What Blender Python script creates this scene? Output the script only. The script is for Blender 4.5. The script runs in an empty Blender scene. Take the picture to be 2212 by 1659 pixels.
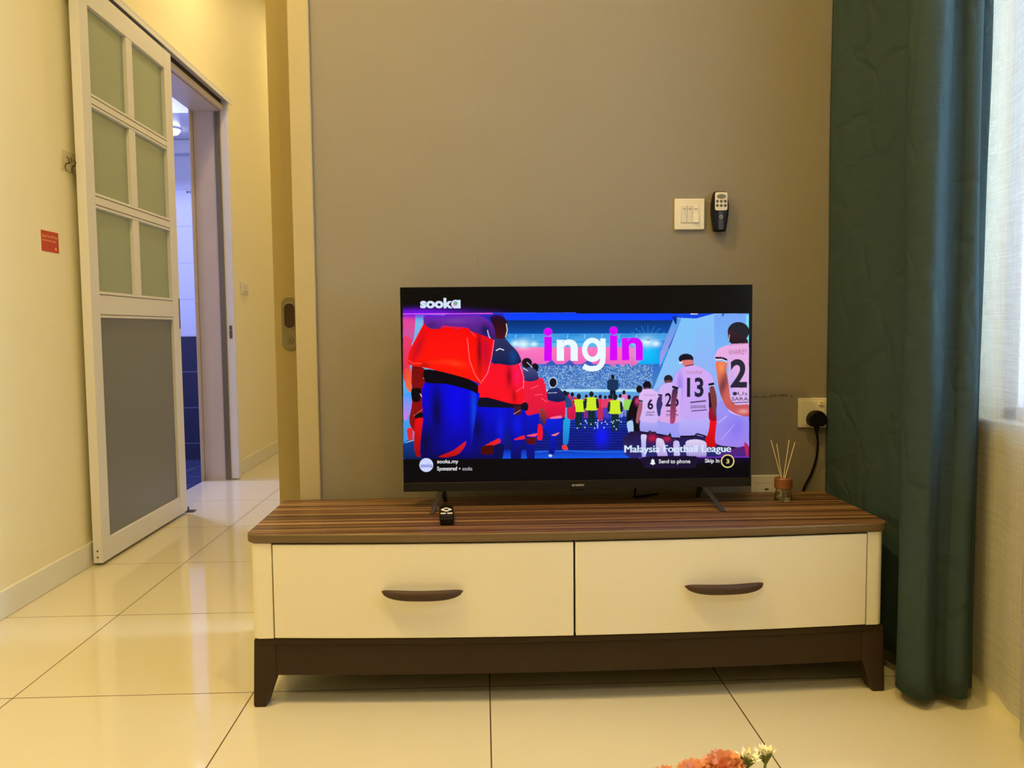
import bpy, bmesh, math, random
import numpy as np
from mathutils import Vector, Matrix
C = bpy.context.scene.collection
S = bpy.context.scene
PI = math.pi
random.seed(7)

# ------------------------------------------------------------------ camera
def make_camera():
    f_px, h, yaw, pitch, roll = 1775.42, 0.917, math.radians(2.028), math.radians(3.89), math.radians(-0.562)
    cy, sy, cp, sp, cr, sr = math.cos(yaw), math.sin(yaw), math.cos(pitch), math.sin(pitch), math.cos(roll), math.sin(roll)
    f = Vector((sy*cp, cy*cp, -sp)); r = Vector((cy, -sy, 0)); u = r.cross(f)
    r2 = r*cr + u*sr; u2 = -r*sr + u*cr
    cd = bpy.data.cameras.new('camera'); cam = bpy.data.objects.new('camera', cd); C.objects.link(cam)
    cd.sensor_fit = 'HORIZONTAL'; cd.sensor_width = 36; cd.lens = f_px/2212*36
    cd.clip_start = 0.05; cd.clip_end = 200
    M = Matrix((r2, u2, -f)).transposed().to_4x4(); M.translation = Vector((0, 0, h))
    cam.matrix_world = M
    S.camera = cam
make_camera()

# ------------------------------------------------------------------ light, exposure
S.view_settings.view_transform = 'Standard'; S.view_settings.look = 'None'
S.view_settings.exposure = 0.0; S.view_settings.gamma = 1.0; S.view_settings.use_curve_mapping = False
w = bpy.data.worlds.new('sky'); S.world = w; w.use_nodes = True
wb = w.node_tree.nodes['Background']; wb.inputs[0].default_value = (0.64, 0.82, 1.0, 1); wb.inputs[1].default_value = 13.5

WARM = (1.0, 0.68, 0.20)
def lamp(name, loc, power, color, size=0.09, spread=PI, rot=(0, 0, 0)):
    ld = bpy.data.lights.new(name, 'AREA'); ld.shape = 'DISK'; ld.size = size; ld.energy = power; ld.color = color; ld.spread = spread
    o = bpy.data.objects.new(name, ld); C.objects.link(o); o.location = loc; o.rotation_euler = rot
    return o
LIVING = [(-0.90, 1.15), (0.45, 0.75), (-0.85, -1.15), (0.45, -1.15)]
LPOW = [43, 20.5, 21, 9]
CEIL = 3.35
for (lx, ly), pw in zip(LIVING, LPOW):
    lamp('ceiling_downlight_light', (lx, ly, CEIL-0.022), pw, WARM, 0.12)
HALL = [(-1.05, 4.45), (-1.0, 6.6)]
for (lx, ly), pw in zip(HALL, [12.5, 8]):
    lamp('hall_downlight_light', (lx, ly, CEIL-0.022), pw, (1.0, 0.72, 0.33), 0.12)

# ------------------------------------------------------------------ material helpers
def srgb(r, g, b):
    f = lambda c: (c/255/12.92) if c/255 <= 0.04045 else ((c/255+0.055)/1.055)**2.4
    return (f(r), f(g), f(b), 1)
class NT:
    def __init__(s, name):
        s.m = bpy.data.materials.new(name); s.m.use_nodes = True; s.t = s.m.node_tree; s.n = s.t.nodes; s.l = s.t.links
        s.b = s.n['Principled BSDF']; s.out = s.n['Material Output']
    def add(s, typ, **kw):
        n = s.n.new(typ)
        for k, v in kw.items(): setattr(n, k, v)
        return n
    def link(s, a, b): s.l.new(a, b)
    def math(s, op, a, b=None, c=None):
        n = s.n.new('ShaderNodeMath'); n.operation = op
        for i, v in enumerate((a, b, c)):
            if v is None: continue
            if isinstance(v, (int, float)): n.inputs[i].default_value = v
            else: s.l.new(v, n.inputs[i])
        return n.outputs[0]
    def mix(s, fac, a, b):
        n = s.n.new('ShaderNodeMix'); n.data_type = 'RGBA'
        if isinstance(fac, (int, float)): n.inputs[0].default_value = fac
        else: s.l.new(fac, n.inputs[0])
        for i, v in ((6, a), (7, b)):
            if isinstance(v, tuple): n.inputs[i].default_value = v
            else: s.l.new(v, n.inputs[i])
        return n.outputs[2]
    def coords(s, scale=(1, 1, 1), kind='Object'):
        tc = s.n.new('ShaderNodeTexCoord'); mp = s.n.new('ShaderNodeMapping'); mp.inputs['Scale'].default_value = scale
        s.l.new(tc.outputs[kind], mp.inputs[0]); return mp.outputs[0]
    def noise(s, scale, vec=None, detail=3, rough=0.5):
        n = s.n.new('ShaderNodeTexNoise'); n.inputs['Scale'].default_value = scale; n.inputs['Detail'].default_value = detail; n.inputs['Roughness'].default_value = rough
        if vec is not None: s.l.new(vec, n.inputs['Vector'])
        return n.outputs['Fac']
    def bump(s, h, strength=0.1, dist=0.01):
        n = s.n.new('ShaderNodeBump'); n.inputs['Strength'].default_value = strength; n.inputs['Distance'].default_value = dist
        s.l.new(h, n.inputs['Height']); s.l.new(n.outputs[0], s.b.inputs['Normal'])
    def base(s, v):
        if isinstance(v, tuple): s.b.inputs['Base Color'].default_value = v
        else: s.l.new(v, s.b.inputs['Base Color'])
    def set(s, **kw):
        for k, v in kw.items(): s.b.inputs[k.replace('_', ' ')].default_value = v
def plain(name, col, rough=0.5, metal=0.0, var=0.04, nscale=8, bump=0.0, bscale=200, **kw):
    t = NT(name)
    co = t.coords()
    n = t.noise(nscale, co)
    lo = tuple(c*(1-var) for c in col[:3])+(1,); hi = tuple(min(1, c*(1+var)) for c in col[:3])+(1,)
    t.base(t.mix(n, lo, hi)); t.set(Roughness=rough, Metallic=metal)
    for k, v in kw.items(): t.b.inputs[k.replace('_', ' ')].default_value = v
    if bump: t.bump(t.noise(bscale, co, 2), bump, 0.002)
    return t.m
M = {}
M['taupe_plain'] = plain('rear_wall_darkened', (0.16, 0.15, 0.14, 1), 0.8)  # unseen rear wall, coloured dark to weaken reflections in the television
M['cream_wall'] = plain('cream_wall_paint', (0.91, 0.86, 0.61, 1), 0.6, bump=0.15, bscale=120, var=0.02)
M['ceiling'] = plain('ceiling_paint', (0.82, 0.82, 0.80, 1), 0.8)
M['skirting'] = plain('skirting_paint', (0.80, 0.80, 0.74, 1), 0.25)
M['alu'] = plain('white_aluminium', (0.77, 0.79, 0.88, 1), 0.35, var=0.015)
M['frame_paint'] = plain('cream_frame_paint', (0.46, 0.40, 0.25, 1), 0.35, bump=0.35, bscale=60, var=0.05)
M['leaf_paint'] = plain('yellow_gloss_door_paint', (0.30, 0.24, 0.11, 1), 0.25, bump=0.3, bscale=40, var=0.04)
M['jamb'] = plain('beige_jamb', (0.62, 0.55, 0.50, 1), 0.4)
M['green_glass'] = plain('frosted_green_glass', (0.32, 0.405, 0.33, 1), 0.22, var=0.05, nscale=3)
M['grey_panel'] = plain('grey_door_panel', (0.165, 0.19, 0.24, 1), 0.32, var=0.03, nscale=2)
M['cream_lacquer'] = plain('cream_lacquer', (0.82, 0.79, 0.66, 1), 0.32, var=0.012, nscale=3)
M['dark_brown'] = plain('dark_brown_lacquer', (0.036, 0.021, 0.012, 1), 0.5, var=0.1, bump=0.1, bscale=300, Specular_IOR_Level=0.25)
M['shadow_gap'] = plain('dark_carcass', (0.03, 0.018, 0.01, 1), 0.6)
M['handle_brown'] = plain('brown_handle', (0.062, 0.036, 0.026, 1), 0.5, var=0.12, nscale=60, Specular_IOR_Level=0.3)
M['black_plastic'] = plain('black_plastic', (0.006, 0.006, 0.006, 1), 0.4, Specular_IOR_Level=0.15)
M['black_gloss'] = plain('black_gloss', (0.006, 0.006, 0.007, 1), 0.12)
M['tv_bezel'] = plain('dark_brushed_bezel', (0.014, 0.014, 0.015, 1), 0.4, Specular_IOR_Level=0.2)
M['tv_leg'] = plain('gunmetal_leg', (0.09, 0.09, 0.085, 1), 0.35, metal=0.7)
M['white_plastic'] = plain('white_plastic', (0.80, 0.76, 0.66, 1), 0.35)
M['white_key'] = plain('white_rubber_key', (0.85, 0.85, 0.82, 1), 0.5)
M['grey_key'] = plain('grey_key', (0.09, 0.08, 0.06, 1), 0.5)
M['silver_plastic'] = plain('silver_plastic', (0.72, 0.70, 0.66, 1), 0.35)
M['lcd'] = plain('lcd_green', (0.17, 0.17, 0.09, 1), 0.2)
M['chrome'] = plain('chrome', (0.55, 0.53, 0.50, 1), 0.2, metal=1.0)
M['nickel'] = plain('aged_nickel', (0.20, 0.175, 0.105, 1), 0.35, metal=0.5)
M['dark_metal'] = plain('dark_metal', (0.10, 0.08, 0.05, 1), 0.35, metal=0.6)
M['reed'] = plain('pale_reed', (0.72, 0.62, 0.44, 1), 0.7)
M['red_paper'] = plain('red_sticker', srgb(196, 60, 28), 0.5)
M['yellow_print'] = plain('yellow_print', srgb(250, 190, 110), 0.5)
M['grey_print'] = plain('grey_print', (0.35, 0.35, 0.35, 1), 0.5)
M['lav_wall'] = plain('pale_bathroom_tile', (0.72, 0.72, 0.80, 1), 0.25)
M['pane'] = None
def glass(name, col, rough=0.0, ior=1.45):
    t = NT(name); t.base(col); t.set(Roughness=rough, IOR=ior, Transmission_Weight=1.0); return t.m
M['pane'] = glass('window_glass', (0.97, 0.99, 1, 1))
M['jar_glass'] = glass('clear_jar_glass', (0.93, 0.95, 0.92, 1), 0.02)
M['oil'] = glass('clear_oil', (0.95, 0.93, 0.85, 1), 0.0, 1.38)

def grid_lines(t, axes, offs, pitch, width):
    """1 on grout lines of a grid in world/object coordinates"""
    tc = t.add('ShaderNodeTexCoord'); sep = t.add('ShaderNodeSeparateXYZ'); t.link(tc.outputs['Object'], sep.inputs[0])
    out = None
    for a, o, p in zip(axes, offs, pitch):
        v = t.math('ADD', sep.outputs[a], 1000*p-o+p/2); v = t.math('MODULO', v, p); v = t.math('SUBTRACT', v, p/2); v = t.math('ABSOLUTE', v); v = t.math('LESS_THAN', v, width/2)
        out = v if out is None else t.math('MAXIMUM', out, v)
    return out, tc
# polished cream porcelain floor, 60 cm tiles
t = NT('polished_cream_tile')
g, tc = grid_lines(t, (0, 1), (-1.192, 2.054), (0.6, 0.6), 0.0032)
n = t.noise(2.5, tc.outputs['Object'], 4)
t.base(t.mix(g, t.mix(n, (0.71, 0.67, 0.52, 1), (0.75, 0.71, 0.56, 1)), (0.10, 0.06, 0.03, 1)))
t.link(t.math('MULTIPLY_ADD', g, 0.5, 0.07), t.b.inputs['Roughness']); t.set(IOR=1.52)
M['floor'] = t.m
# grey-taupe TV wall with fine roller texture and a band of peeling paint behind the TV's right end
t = NT('taupe_wall_paint')
co = t.coords(); n = t.noise(3, co, 4)
sep = t.add('ShaderNodeSeparateXYZ'); t.link(co, sep.inputs[0])
wig = t.math('MULTIPLY_ADD', t.noise(25, co, 3), 0.02, 0.698)
band = t.math('LESS_THAN', t.math('ABSOLUTE', t.math('SUBTRACT', sep.outputs[2], wig)), 0.0035)
band2 = t.math('LESS_THAN', t.math('ABSOLUTE', t.math('SUBTRACT', sep.outputs[2], t.math('MULTIPLY_ADD', t.noise(9, co, 2), 0.03, 0.635))), 0.0012)
band = t.math('MAXIMUM', band, t.math('MULTIPLY', band2, 0.4))
inx = t.math('MULTIPLY', t.math('GREATER_THAN', sep.outputs[0], 0.74), t.math('LESS_THAN', sep.outputs[0], 0.915))
spots = t.math('GREATER_THAN', t.noise(140, co, 3), 0.47)
crack = t.math('MULTIPLY', t.math('MULTIPLY', band, inx), spots)
base = t.mix(n, (0.25, 0.228, 0.195, 1), (0.28, 0.255, 0.22, 1))
mk = t.math('LESS_THAN', t.math('ABSOLUTE', t.math('SUBTRACT', sep.outputs[0], t.math('MULTIPLY_ADD', t.noise(40, co, 2), 0.006, -0.014))), 0.0007)
mk = t.math('MULTIPLY', mk, t.math('LESS_THAN', t.math('ABSOLUTE', t.math('SUBTRACT', sep.outputs[2], 1.12)), 0.032))
crack = t.math('MAXIMUM', crack, t.math('MULTIPLY', mk, 0.35))
t.base(t.mix(t.math('MULTIPLY', crack, 0.65), base, (0.06, 0.05, 0.04, 1)))
t.set(Roughness=0.62); t.bump(t.noise(230, co, 2), 0.25, 0.002)
M['taupe'] = t.m
# bathroom far wall: pale above, navy tiles below 0.88 m
t = NT('bathroom_tile_navy_and_pale')
tc = t.add('ShaderNodeTexCoord'); sep = t.add('ShaderNodeSeparateXYZ'); t.link(tc.outputs['Object'], sep.inputs[0])
v = t.math('MODULO', t.math('ADD', sep.outputs[2], 27-0.0735+0.135), 0.27)
gl = t.math('LESS_THAN', t.math('ABSOLUTE', t.math('SUBTRACT', v, 0.135)), 0.003)
low = t.math('LESS_THAN', sep.outputs[2], 0.878)
navy = t.mix(gl, (0.030, 0.032, 0.075, 1), (0.16, 0.17, 0.30, 1))
pale = t.mix(gl, (0.70, 0.72, 0.84, 1), (0.55, 0.56, 0.70, 1))
t.base(t.mix(low, pale, navy)); t.set(Roughness=0.25)
M['bath_tile'] = t.m
t = NT('bathroom_blue_floor_tile')
g, tc = grid_lines(t, (0, 1), (-2.05, 5.2), (0.3, 0.3), 0.006)
t.base(t.mix(g, (0.05, 0.06, 0.14, 1), (0.20, 0.22, 0.36, 1))); t.set(Roughness=0.3)
M['bath_floor'] = t.m
# zebra wood top
t = NT('walnut_stripe_laminate')
c1 = t.coords((0.45, 42, 42)); c2 = t.coords((0.8, 130, 130)); c3 = t.coords((0.8, 12, 12))
a = t.noise(1.0, c1, 4, 0.6); b = t.noise(1.0, c2, 3, 0.6); c = t.noise(1.0, c3, 2)
rmp = t.add('ShaderNodeValToRGB'); t.link(t.math('MULTIPLY_ADD', b, 0.35, t.math('MULTIPLY', a, 0.65)), rmp.inputs[0])
el = rmp.color_ramp.elements; el[0].position = 0.43; el[0].color = (0.050, 0.022, 0.009, 1); el[1].position = 0.585; el[1].color = (0.42, 0.25, 0.115, 1)
e = el.new(0.475); e.color = (0.12, 0.055, 0.023, 1); e = el.new(0.53); e.color = (0.19, 0.095, 0.040, 1)
t.base(t.mix(t.math('MULTIPLY', c, 0.3), rmp.outputs[0], (0.10, 0.05, 0.025, 1))); t.set(Roughness=0.38)
M['wood'] = t.m
t = NT('olive_edge_banding'); t.base(t.mix(t.noise(1, t.coords((0.8, 60, 130)), 3), (0.10, 0.068, 0.030, 1), (0.19, 0.125, 0.060, 1))); t.set(Roughness=0.4); M['edge_wood'] = t.m
t = NT('warm_wood_cap'); t.base(t.mix(t.noise(6, t.coords((30, 30, 3)), 3), (0.16, 0.055, 0.02, 1), (0.27, 0.10, 0.035, 1))); t.set(Roughness=0.35); M['cap_wood'] = t.m
# teal curtain
t = NT('teal_linen_curtain')
wv = t.math('MULTIPLY_ADD', t.noise(1, t.coords((700, 700, 40)), 2), 0.45, t.math('MULTIPLY', t.noise(1, t.coords((60, 60, 900)), 2), 0.55))
slub = t.noise(1, t.coords((14, 14, 500)), 3)
t.base(t.mix(t.math('MULTIPLY_ADD', slub, 0.5, t.math('MULTIPLY', wv, 0.5)), (0.022, 0.038, 0.043, 1), (0.060, 0.100, 0.112, 1))); t.set(Roughness=0.9, Specular_IOR_Level=0.12)
cr = t.add('ShaderNodeTexVoronoi'); cr.feature = 'DISTANCE_TO_EDGE'; cr.inputs['Scale'].default_value = 1.0
nz = t.add('ShaderNodeTexNoise'); nz.inputs['Scale'].default_value = 5; t.link(t.coords((1, 1, 1)), nz.inputs['Vector'])
va = t.add('ShaderNodeVectorMath'); va.operation = 'MULTIPLY_ADD'; t.link(nz.outputs['Color'], va.inputs[0]); va.inputs[1].default_value = (1.2, 1.2, 1.2); t.link(t.coords((6, 6, 3.2)), va.inputs[2]); t.link(va.outputs[0], cr.inputs['Vector'])
crease = t.math('MINIMUM', cr.outputs['Distance'], 0.10)
soft = t.noise(1, t.coords((7, 7, 3)), 2)
t.bump(t.math('MULTIPLY_ADD', crease, 1.6, t.math('MULTIPLY', soft, 0.9)), 0.55, 0.03)
M['curtain'] = t.m
# sheer curtain: white weave, part translucent, part see-through
t = NT('white_sheer_weave')
tr = t.add('ShaderNodeBsdfTranslucent'); tr.inputs[0].default_value = (0.32, 0.33, 0.34, 1)
df = t.add('ShaderNodeBsdfDiffuse'); df.inputs[0].default_value = (0.66, 0.67, 0.70, 1)
tp = t.add('ShaderNodeBsdfTransparent'); m1 = t.add('ShaderNodeMixShader'); m2 = t.add('ShaderNodeMixShader'); m1.inputs[0].default_value = 0.5
t.link(df.outputs[0], m1.inputs[1]); t.link(tr.outputs[0], m1.inputs[2])
h1 = t.noise(1, t.coords((20, 6, 420)), 2); h2 = t.noise(1, t.coords((380, 380, 5)), 2)
dens = t.math('ADD', t.math('MULTIPLY', h1, 0.5), t.math('MULTIPLY', h2, 0.5))
fac = t.math('MULTIPLY_ADD', dens, 1.2, 0.0); fac = t.math('MINIMUM', t.math('MAXIMUM', fac, 0.25), 0.95)
t.link(fac, m2.inputs[0]); t.link(tp.outputs[0], m2.inputs[1]); t.link(m1.outputs[0], m2.inputs[2]); t.link(m2.outputs[0], t.out.inputs[0])
M['sheer'] = t.m
def emis(name, col, st):
    t = NT(name); t.base((0, 0, 0, 1)); t.b.inputs['Emission Color'].default_value = col; t.set(Emission_Strength=st); return t.m
M['lamp_glow_warm'] = emis('warm_lamp_diffuser', (1, 0.85, 0.55, 1), 6)
M['lamp_glow_cool'] = emis('cool_lamp_diffuser', (0.85, 0.9, 1, 1), 8)
M['petal'] = plain('coral_petal', srgb(255, 178, 150), 0.6, var=0.15, nscale=30)
M['petal'].node_tree.nodes['Principled BSDF'].inputs['Subsurface Weight'].default_value = 0.2
M['white_petal'] = plain('cream_petal', srgb(250, 245, 215), 0.6)
M['leaf'] = plain('leaf_green', (0.16, 0.22, 0.05, 1), 0.5)
M['table_wood'] = plain('pale_table_laminate', (0.55, 0.45, 0.30, 1), 0.4)
M['ceramic'] = plain('white_ceramic', (0.8, 0.8, 0.76, 1), 0.2)
M['neighbour'] = plain('grey_facade', (0.12, 0.125, 0.13, 1), 0.8)  # facade grey darkened so the sheer in front doesn't blow out
M['grille'] = plain('grey_grille', (0.30, 0.31, 0.33, 1), 0.5)

# ------------------------------------------------------------------ geometry helpers
def new_bm(): return bmesh.new()
def add_box(bm, x0, x1, y0, y1, z0, z1):
    v = [bm.verts.new((x, y, z)) for z in (z0, z1) for y in (y0, y1) for x in (x0, x1)]
    for f in ((0, 2, 3, 1), (4, 5, 7, 6), (0, 1, 5, 4), (2, 6, 7, 3), (0, 4, 6, 2), (1, 3, 7, 5)): bm.faces.new([v[i] for i in f])
    return bm
def box_bm(*a): return add_box(new_bm(), *a)
def add_tube(bm, pts, rad, seg=12, cap=True, closed=False):
    pts = [Vector(p) for p in pts]; n = len(pts); rings = []
    rads = rad if isinstance(rad, (list, tuple)) else [rad]*n
    prev = None
    for i, p in enumerate(pts):
        if closed: d = pts[(i+1) % n]-pts[i-1]
        else: d = pts[min(i+1, n-1)]-pts[max(i-1, 0)]
        d.normalize()
        if prev is None: a = Vector((0, 0, 1)) if abs(d.z) < 0.9 else Vector((1, 0, 0)); s = d.cross(a).normalized()
        else: s = (prev-d*prev.dot(d)).normalized()
        prev = s; q = d.cross(s)
        rings.append([bm.verts.new(p+(s*math.cos(2*PI*k/seg)+q*math.sin(2*PI*k/seg))*rads[i]) for k in range(seg)])
    m = n if closed else n-1
    for i in range(m):
        A, B = rings[i], rings[(i+1) % n]
        for k in range(seg): bm.faces.new((A[k], A[(k+1) % seg], B[(k+1) % seg], B[k]))
    if cap and not closed:
        bm.faces.new(rings[0][::-1]); bm.faces.new(rings[-1])
    return bm
def add_lathe(bm, prof, cx, cy, cz, seg=40, axis='Z'):
    rings = []
    def P(r, h, a):
        c, s = r*math.cos(a), r*math.sin(a)
        if axis == 'Z': return (cx+c, cy+s, cz+h)
        if axis == 'Y': return (cx+c, cy+h, cz+s)
        return (cx+h, cy+c, cz+s)
    for r, h in prof:
        if r < 1e-6: rings.append([bm.verts.new(P(0, h, 0))])
        else: rings.append([bm.verts.new(P(r, h, 2*PI*k/seg)) for k in range(seg)])
    for A, B in zip(rings, rings[1:]):
        for k in range(seg):
            k2 = (k+1) % seg
            if len(A) == 1 and len(B) == 1: continue
            if len(A) == 1: bm.faces.new((A[0], B[k], B[k2]))
            elif len(B) == 1: bm.faces.new((A[k], A[k2], B[0]))
            else: bm.faces.new((A[k], A[k2], B[k2], B[k]))
    return bm
def add_prism(bm, poly, lo, hi, axis='Z'):
    """extrude a 2D polygon; axis Z: poly in XY, Y: poly in XZ, X: poly in YZ"""
    def P(a, b, h):
        return {'Z': (a, b, h), 'Y': (a, h, b), 'X': (h, a, b)}[axis]
    A = [bm.verts.new(P(a, b, lo)) for a, b in poly]; B = [bm.verts.new(P(a, b, hi)) for a, b in poly]
    n = len(poly)
    bm.faces.new(A[::-1]); bm.faces.new(B)
    for i in range(n): bm.faces.new((A[i], A[(i+1) % n], B[(i+1) % n], B[i]))
    return bm
def rrect(x0, x1, y0, y1, r, n=6):
    pts = []
    for cx, cy, a0 in ((x1-r, y1-r, 0), (x0+r, y1-r, PI/2), (x0+r, y0+r, PI), (x1-r, y0+r, 1.5*PI)):
        for k in range(n+1):
            a = a0+PI/2*k/n; pts.append((cx+r*math.cos(a), cy+r*math.sin(a)))
    return pts
def obj(name, bm, mat, parent=None, bevel=0, smooth=True, seg=2, ang=35):
    bmesh.ops.recalc_face_normals(bm, faces=bm.faces)
    me = bpy.data.meshes.new(name); bm.to_mesh(me); bm.free()
    o = bpy.data.objects.new(name, me); C.objects.link(o)
    if mat is not None: me.materials.append(mat)
    if smooth:
        for p in me.polygons: p.use_smooth = True
        try: me.set_sharp_from_angle(angle=math.radians(ang))
        except Exception: pass
    if bevel:
        md = o.modifiers.new('bevel', 'BEVEL'); md.width = bevel; md.segments = seg; md.limit_method = 'ANGLE'; md.angle_limit = math.radians(40); md.harden_normals = False
    if parent is not None: attach(o, parent)
    return o
def world_off(p):
    return p.location.copy() if p.type == 'EMPTY' else Vector((0, 0, 0))
def attach(o, parent):
    o.parent = parent; o.matrix_parent_inverse = Matrix.Translation(-world_off(parent))
def tag(o, label, cat, group=None, kind=None):
    o['label'] = label; o['category'] = cat
    if group: o['group'] = group
    if kind: o['kind'] = kind
    return o
def thing(name, label, cat, loc, group=None):
    o = bpy.data.objects.new(name, None); C.objects.link(o); o.location = loc; o.empty_display_size = 0.05
    return tag(o, label, cat, group)
def struct(name, bm, mat, parent=None, bevel=0, label=None, smooth=False):
    o = obj(name, bm, mat, parent, bevel, smooth)
    if parent is None:
        o['kind'] = 'structure'
        if label: o['label'] = label; o['category'] = name.split('_')[0]
    return o
def struct_root(name, loc, label):
    o = bpy.data.objects.new(name, None); C.objects.link(o); o.location = loc; o['kind'] = 'structure'
    o['label'] = label; o['category'] = name.split('_')[0]; return o
def text_bm(s, size=1.0, bold=0.0):
    """flat outline of a word as a bmesh in XY"""
    cu = bpy.data.curves.new('lettering', 'FONT'); cu.body = s; cu.size = size; cu.offset = bold; cu.resolution_u = 4
    ob = bpy.data.objects.new('lettering', cu); C.objects.link(ob)
    dg = bpy.context.evaluated_depsgraph_get(); dg.update()
    me = ob.evaluated_get(dg).to_mesh()
    bm = bmesh.new(); bm.from_mesh(me)
    ob.evaluated_get(dg).to_mesh_clear(); bpy.data.objects.remove(ob); bpy.data.curves.remove(cu)
    return bm
def place_text(s, fn, w_, h_=None, bold=0.0, up=True):
    """text scaled to width w_ (and height h_), each vertex mapped by fn(u, v)"""
    bm = text_bm(s, 1.0, bold)
    xs = [v.co.x for v in bm.verts]; ys = [v.co.y for v in bm.verts]
    x0, x1, y0, y1 = min(xs), max(xs), min(ys), max(ys); k = w_/(x1-x0); ky = k if h_ is None else h_/(y1-y0)
    for v in bm.verts: v.co = Vector(fn((v.co.x-x0)*k, (v.co.y-y0)*ky))
    return bm

# ------------------------------------------------------------------ the room shell
XL, XR, YW, YB = -1.56, 1.20, 2.385, -2.6
struct('floor', box_bm(XL-0.16, XR+0.16, YB-0.1, 7.4, -0.06, 0.0), M['floor'], label='polished cream square floor tiles with dark grout lines')
struct('ceiling', box_bm(XL-0.16, XR+0.16, YB-0.1, 7.4, CEIL, CEIL+0.06), M['ceiling'])
# left wall: solid up to the bathroom opening (Y 4.12..5.09), solid after
bm = new_bm()
add_box(bm, XL-0.16, XL, YB, 4.12, 0, CEIL); add_box(bm, XL-0.16, XL, 4.12, 5.09, 2.236, CEIL); add_box(bm, XL-0.16, XL, 5.09, 7.3, 0, CEIL)
struct('wall_left', bm, M['cream_wall'], label='long cream yellow wall running down the left side')
struct('baseboard_left', box_bm(XL, XL+0.013, YB, 4.05, 0, 0.092), M['skirting'], bevel=0.003, label='cream skirting along the left wall in front of the sliding door')
struct('baseboard_hall', box_bm(XL, XL+0.013, 5.14, 7.3, 0, 0.092), M['skirting'], bevel=0.003, label='cream skirting at the far end of the hallway')
# tv wall
struct('wall_back', box_bm(-0.478, XR+0.16, YW, YW+0.06, 0, CEIL), M['taupe'], label='grey taupe painted wall behind the television')
# architrave at the wall end
bm = new_bm()
add_box(bm, -0.533, -0.474, YW-0.012, YW+0.066, 0, CEIL)
struct('trim_1', bm, M['frame_paint'], bevel=0.003, label='cream upright door frame strip at the left end of the grey wall')
struct('wall_hall', box_bm(-0.30, -0.24, YW+0.2, 7.3, 0, CEIL), M['cream_wall'])
struct('wall_end', box_bm(XL, -0.24, 7.3, 7.36, 0, CEIL), M['cream_wall'])
struct('wall_rear', box_bm(XL-0.16, XR+0.16, YB-0.1, YB, 0, CEIL), M['taupe_plain'])
# right wall with window opening
WY0, WY1, WZ0, WZ1 = 0.55, 1.94, 0.67, 2.45
bm = new_bm()
add_box(bm, XR, XR+0.16, YB, WY0, 0, CEIL); add_box(bm, XR, XR+0.16, WY1, YW, 0, CEIL)
add_box(bm, XR, XR+0.16, WY0, WY1, 0, WZ0); add_box(bm, XR, XR+0.16, WY0, WY1, WZ1, CEIL)
struct('wall_right', bm, M['cream_wall'], label='cream wall under the window behind the sheer curtain')
# sliding hung door leaf with flush lock behind the architrave
d1 = struct_root('door_1', (-0.2, YW+0.095, 0), 'pale yellow door leaf slid open behind the grey wall')
obj('door_leaf', box_bm(-0.614, 0.20, YW+0.075, YW+0.115, 0.008, 2.35), M['leaf_paint'], d1, 0.003)
def stad(x0, x1, z0, z1, n=10):
    return rrect(x0, x1, z0, z1, (x1-x0)/2-0.0005, n)
yf = YW+0.075
lk = obj('lock_plate', add_prism(new_bm(), stad(-0.592, -0.544, 0.858, 1.016), yf-0.004, yf, 'Y'), M['nickel'], d1, 0.0015)
lk['label'] = 'oval metal flush pull plate with a keyhole'
bm = new_bm()
ring_o = stad(-0.5845, -0.5515, 0.922, 0.997); ring_i = stad(-0.5825, -0.5535, 0.924, 0.995)
add_prism(bm, ring_i, yf-0.0046, yf-0.0041, 'Y'); obj('pull_recess', bm, M['dark_brown'], lk)
bm = add_tube(new_bm(), [(x, yf-0.005, z) for x, z in ring_o], 0.0013, 8, closed=True); obj('recess_rim', bm, M['nickel'], lk)
bm = add_lathe(new_bm(), [(0.0, -0.0075), (0.0085, -0.0070), (0.0095, -0.004), (0.0095, 0)], -0.568, yf, 0.888, 24, 'Y'); cyl = obj('lock_cylinder', bm, M['nickel'], lk)
obj('keyhole', box_bm(-0.5688, -0.5672, yf-0.0082, yf-0.0072, 0.884, 0.894), M['shadow_gap'], lk)

# ------------------------------------------------------------------ sliding bathroom door
d2 = struct_root('door_2', (-1.52, 3.7, 0), 'white aluminium sliding door with six frosted green panes and a grey lower panel')
XF, XBk = -1.50, -1.536
Y0, Y1, Z1 = 3.228, 4.157, 2.262
cols = [(3.302, 3.648), (3.708, 4.068)]
rows = [(1.840, 2.172), (1.460, 1.788), (1.077, 1.402)]
bm = new_bm()
add_box(bm, XBk, XF, Y0, cols[0][0], 0.012, Z1); add_box(bm, XBk, XF, cols[1][1], Y1, 0.012, Z1)
def_r = [(rows[0][1], Z1), (rows[1][1], rows[0][0]), (rows[2][1], rows[1][0]), (0.974, rows[2][0]), (0.012, 0.098)]
obj('stiles', bm, M['alu'], d2, 0.002)
for a, b in def_r: obj('rail', box_bm(XBk+0.001, XF-0.001, cols[0][0], cols[1][1], a, b), M['alu'], d2, 0.002)
for a, b in rows: obj('mullion', box_bm(XBk+0.002, XF-0.002, cols[0][1], cols[1][0], a, b), M['alu'], d2, 0.002)
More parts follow.
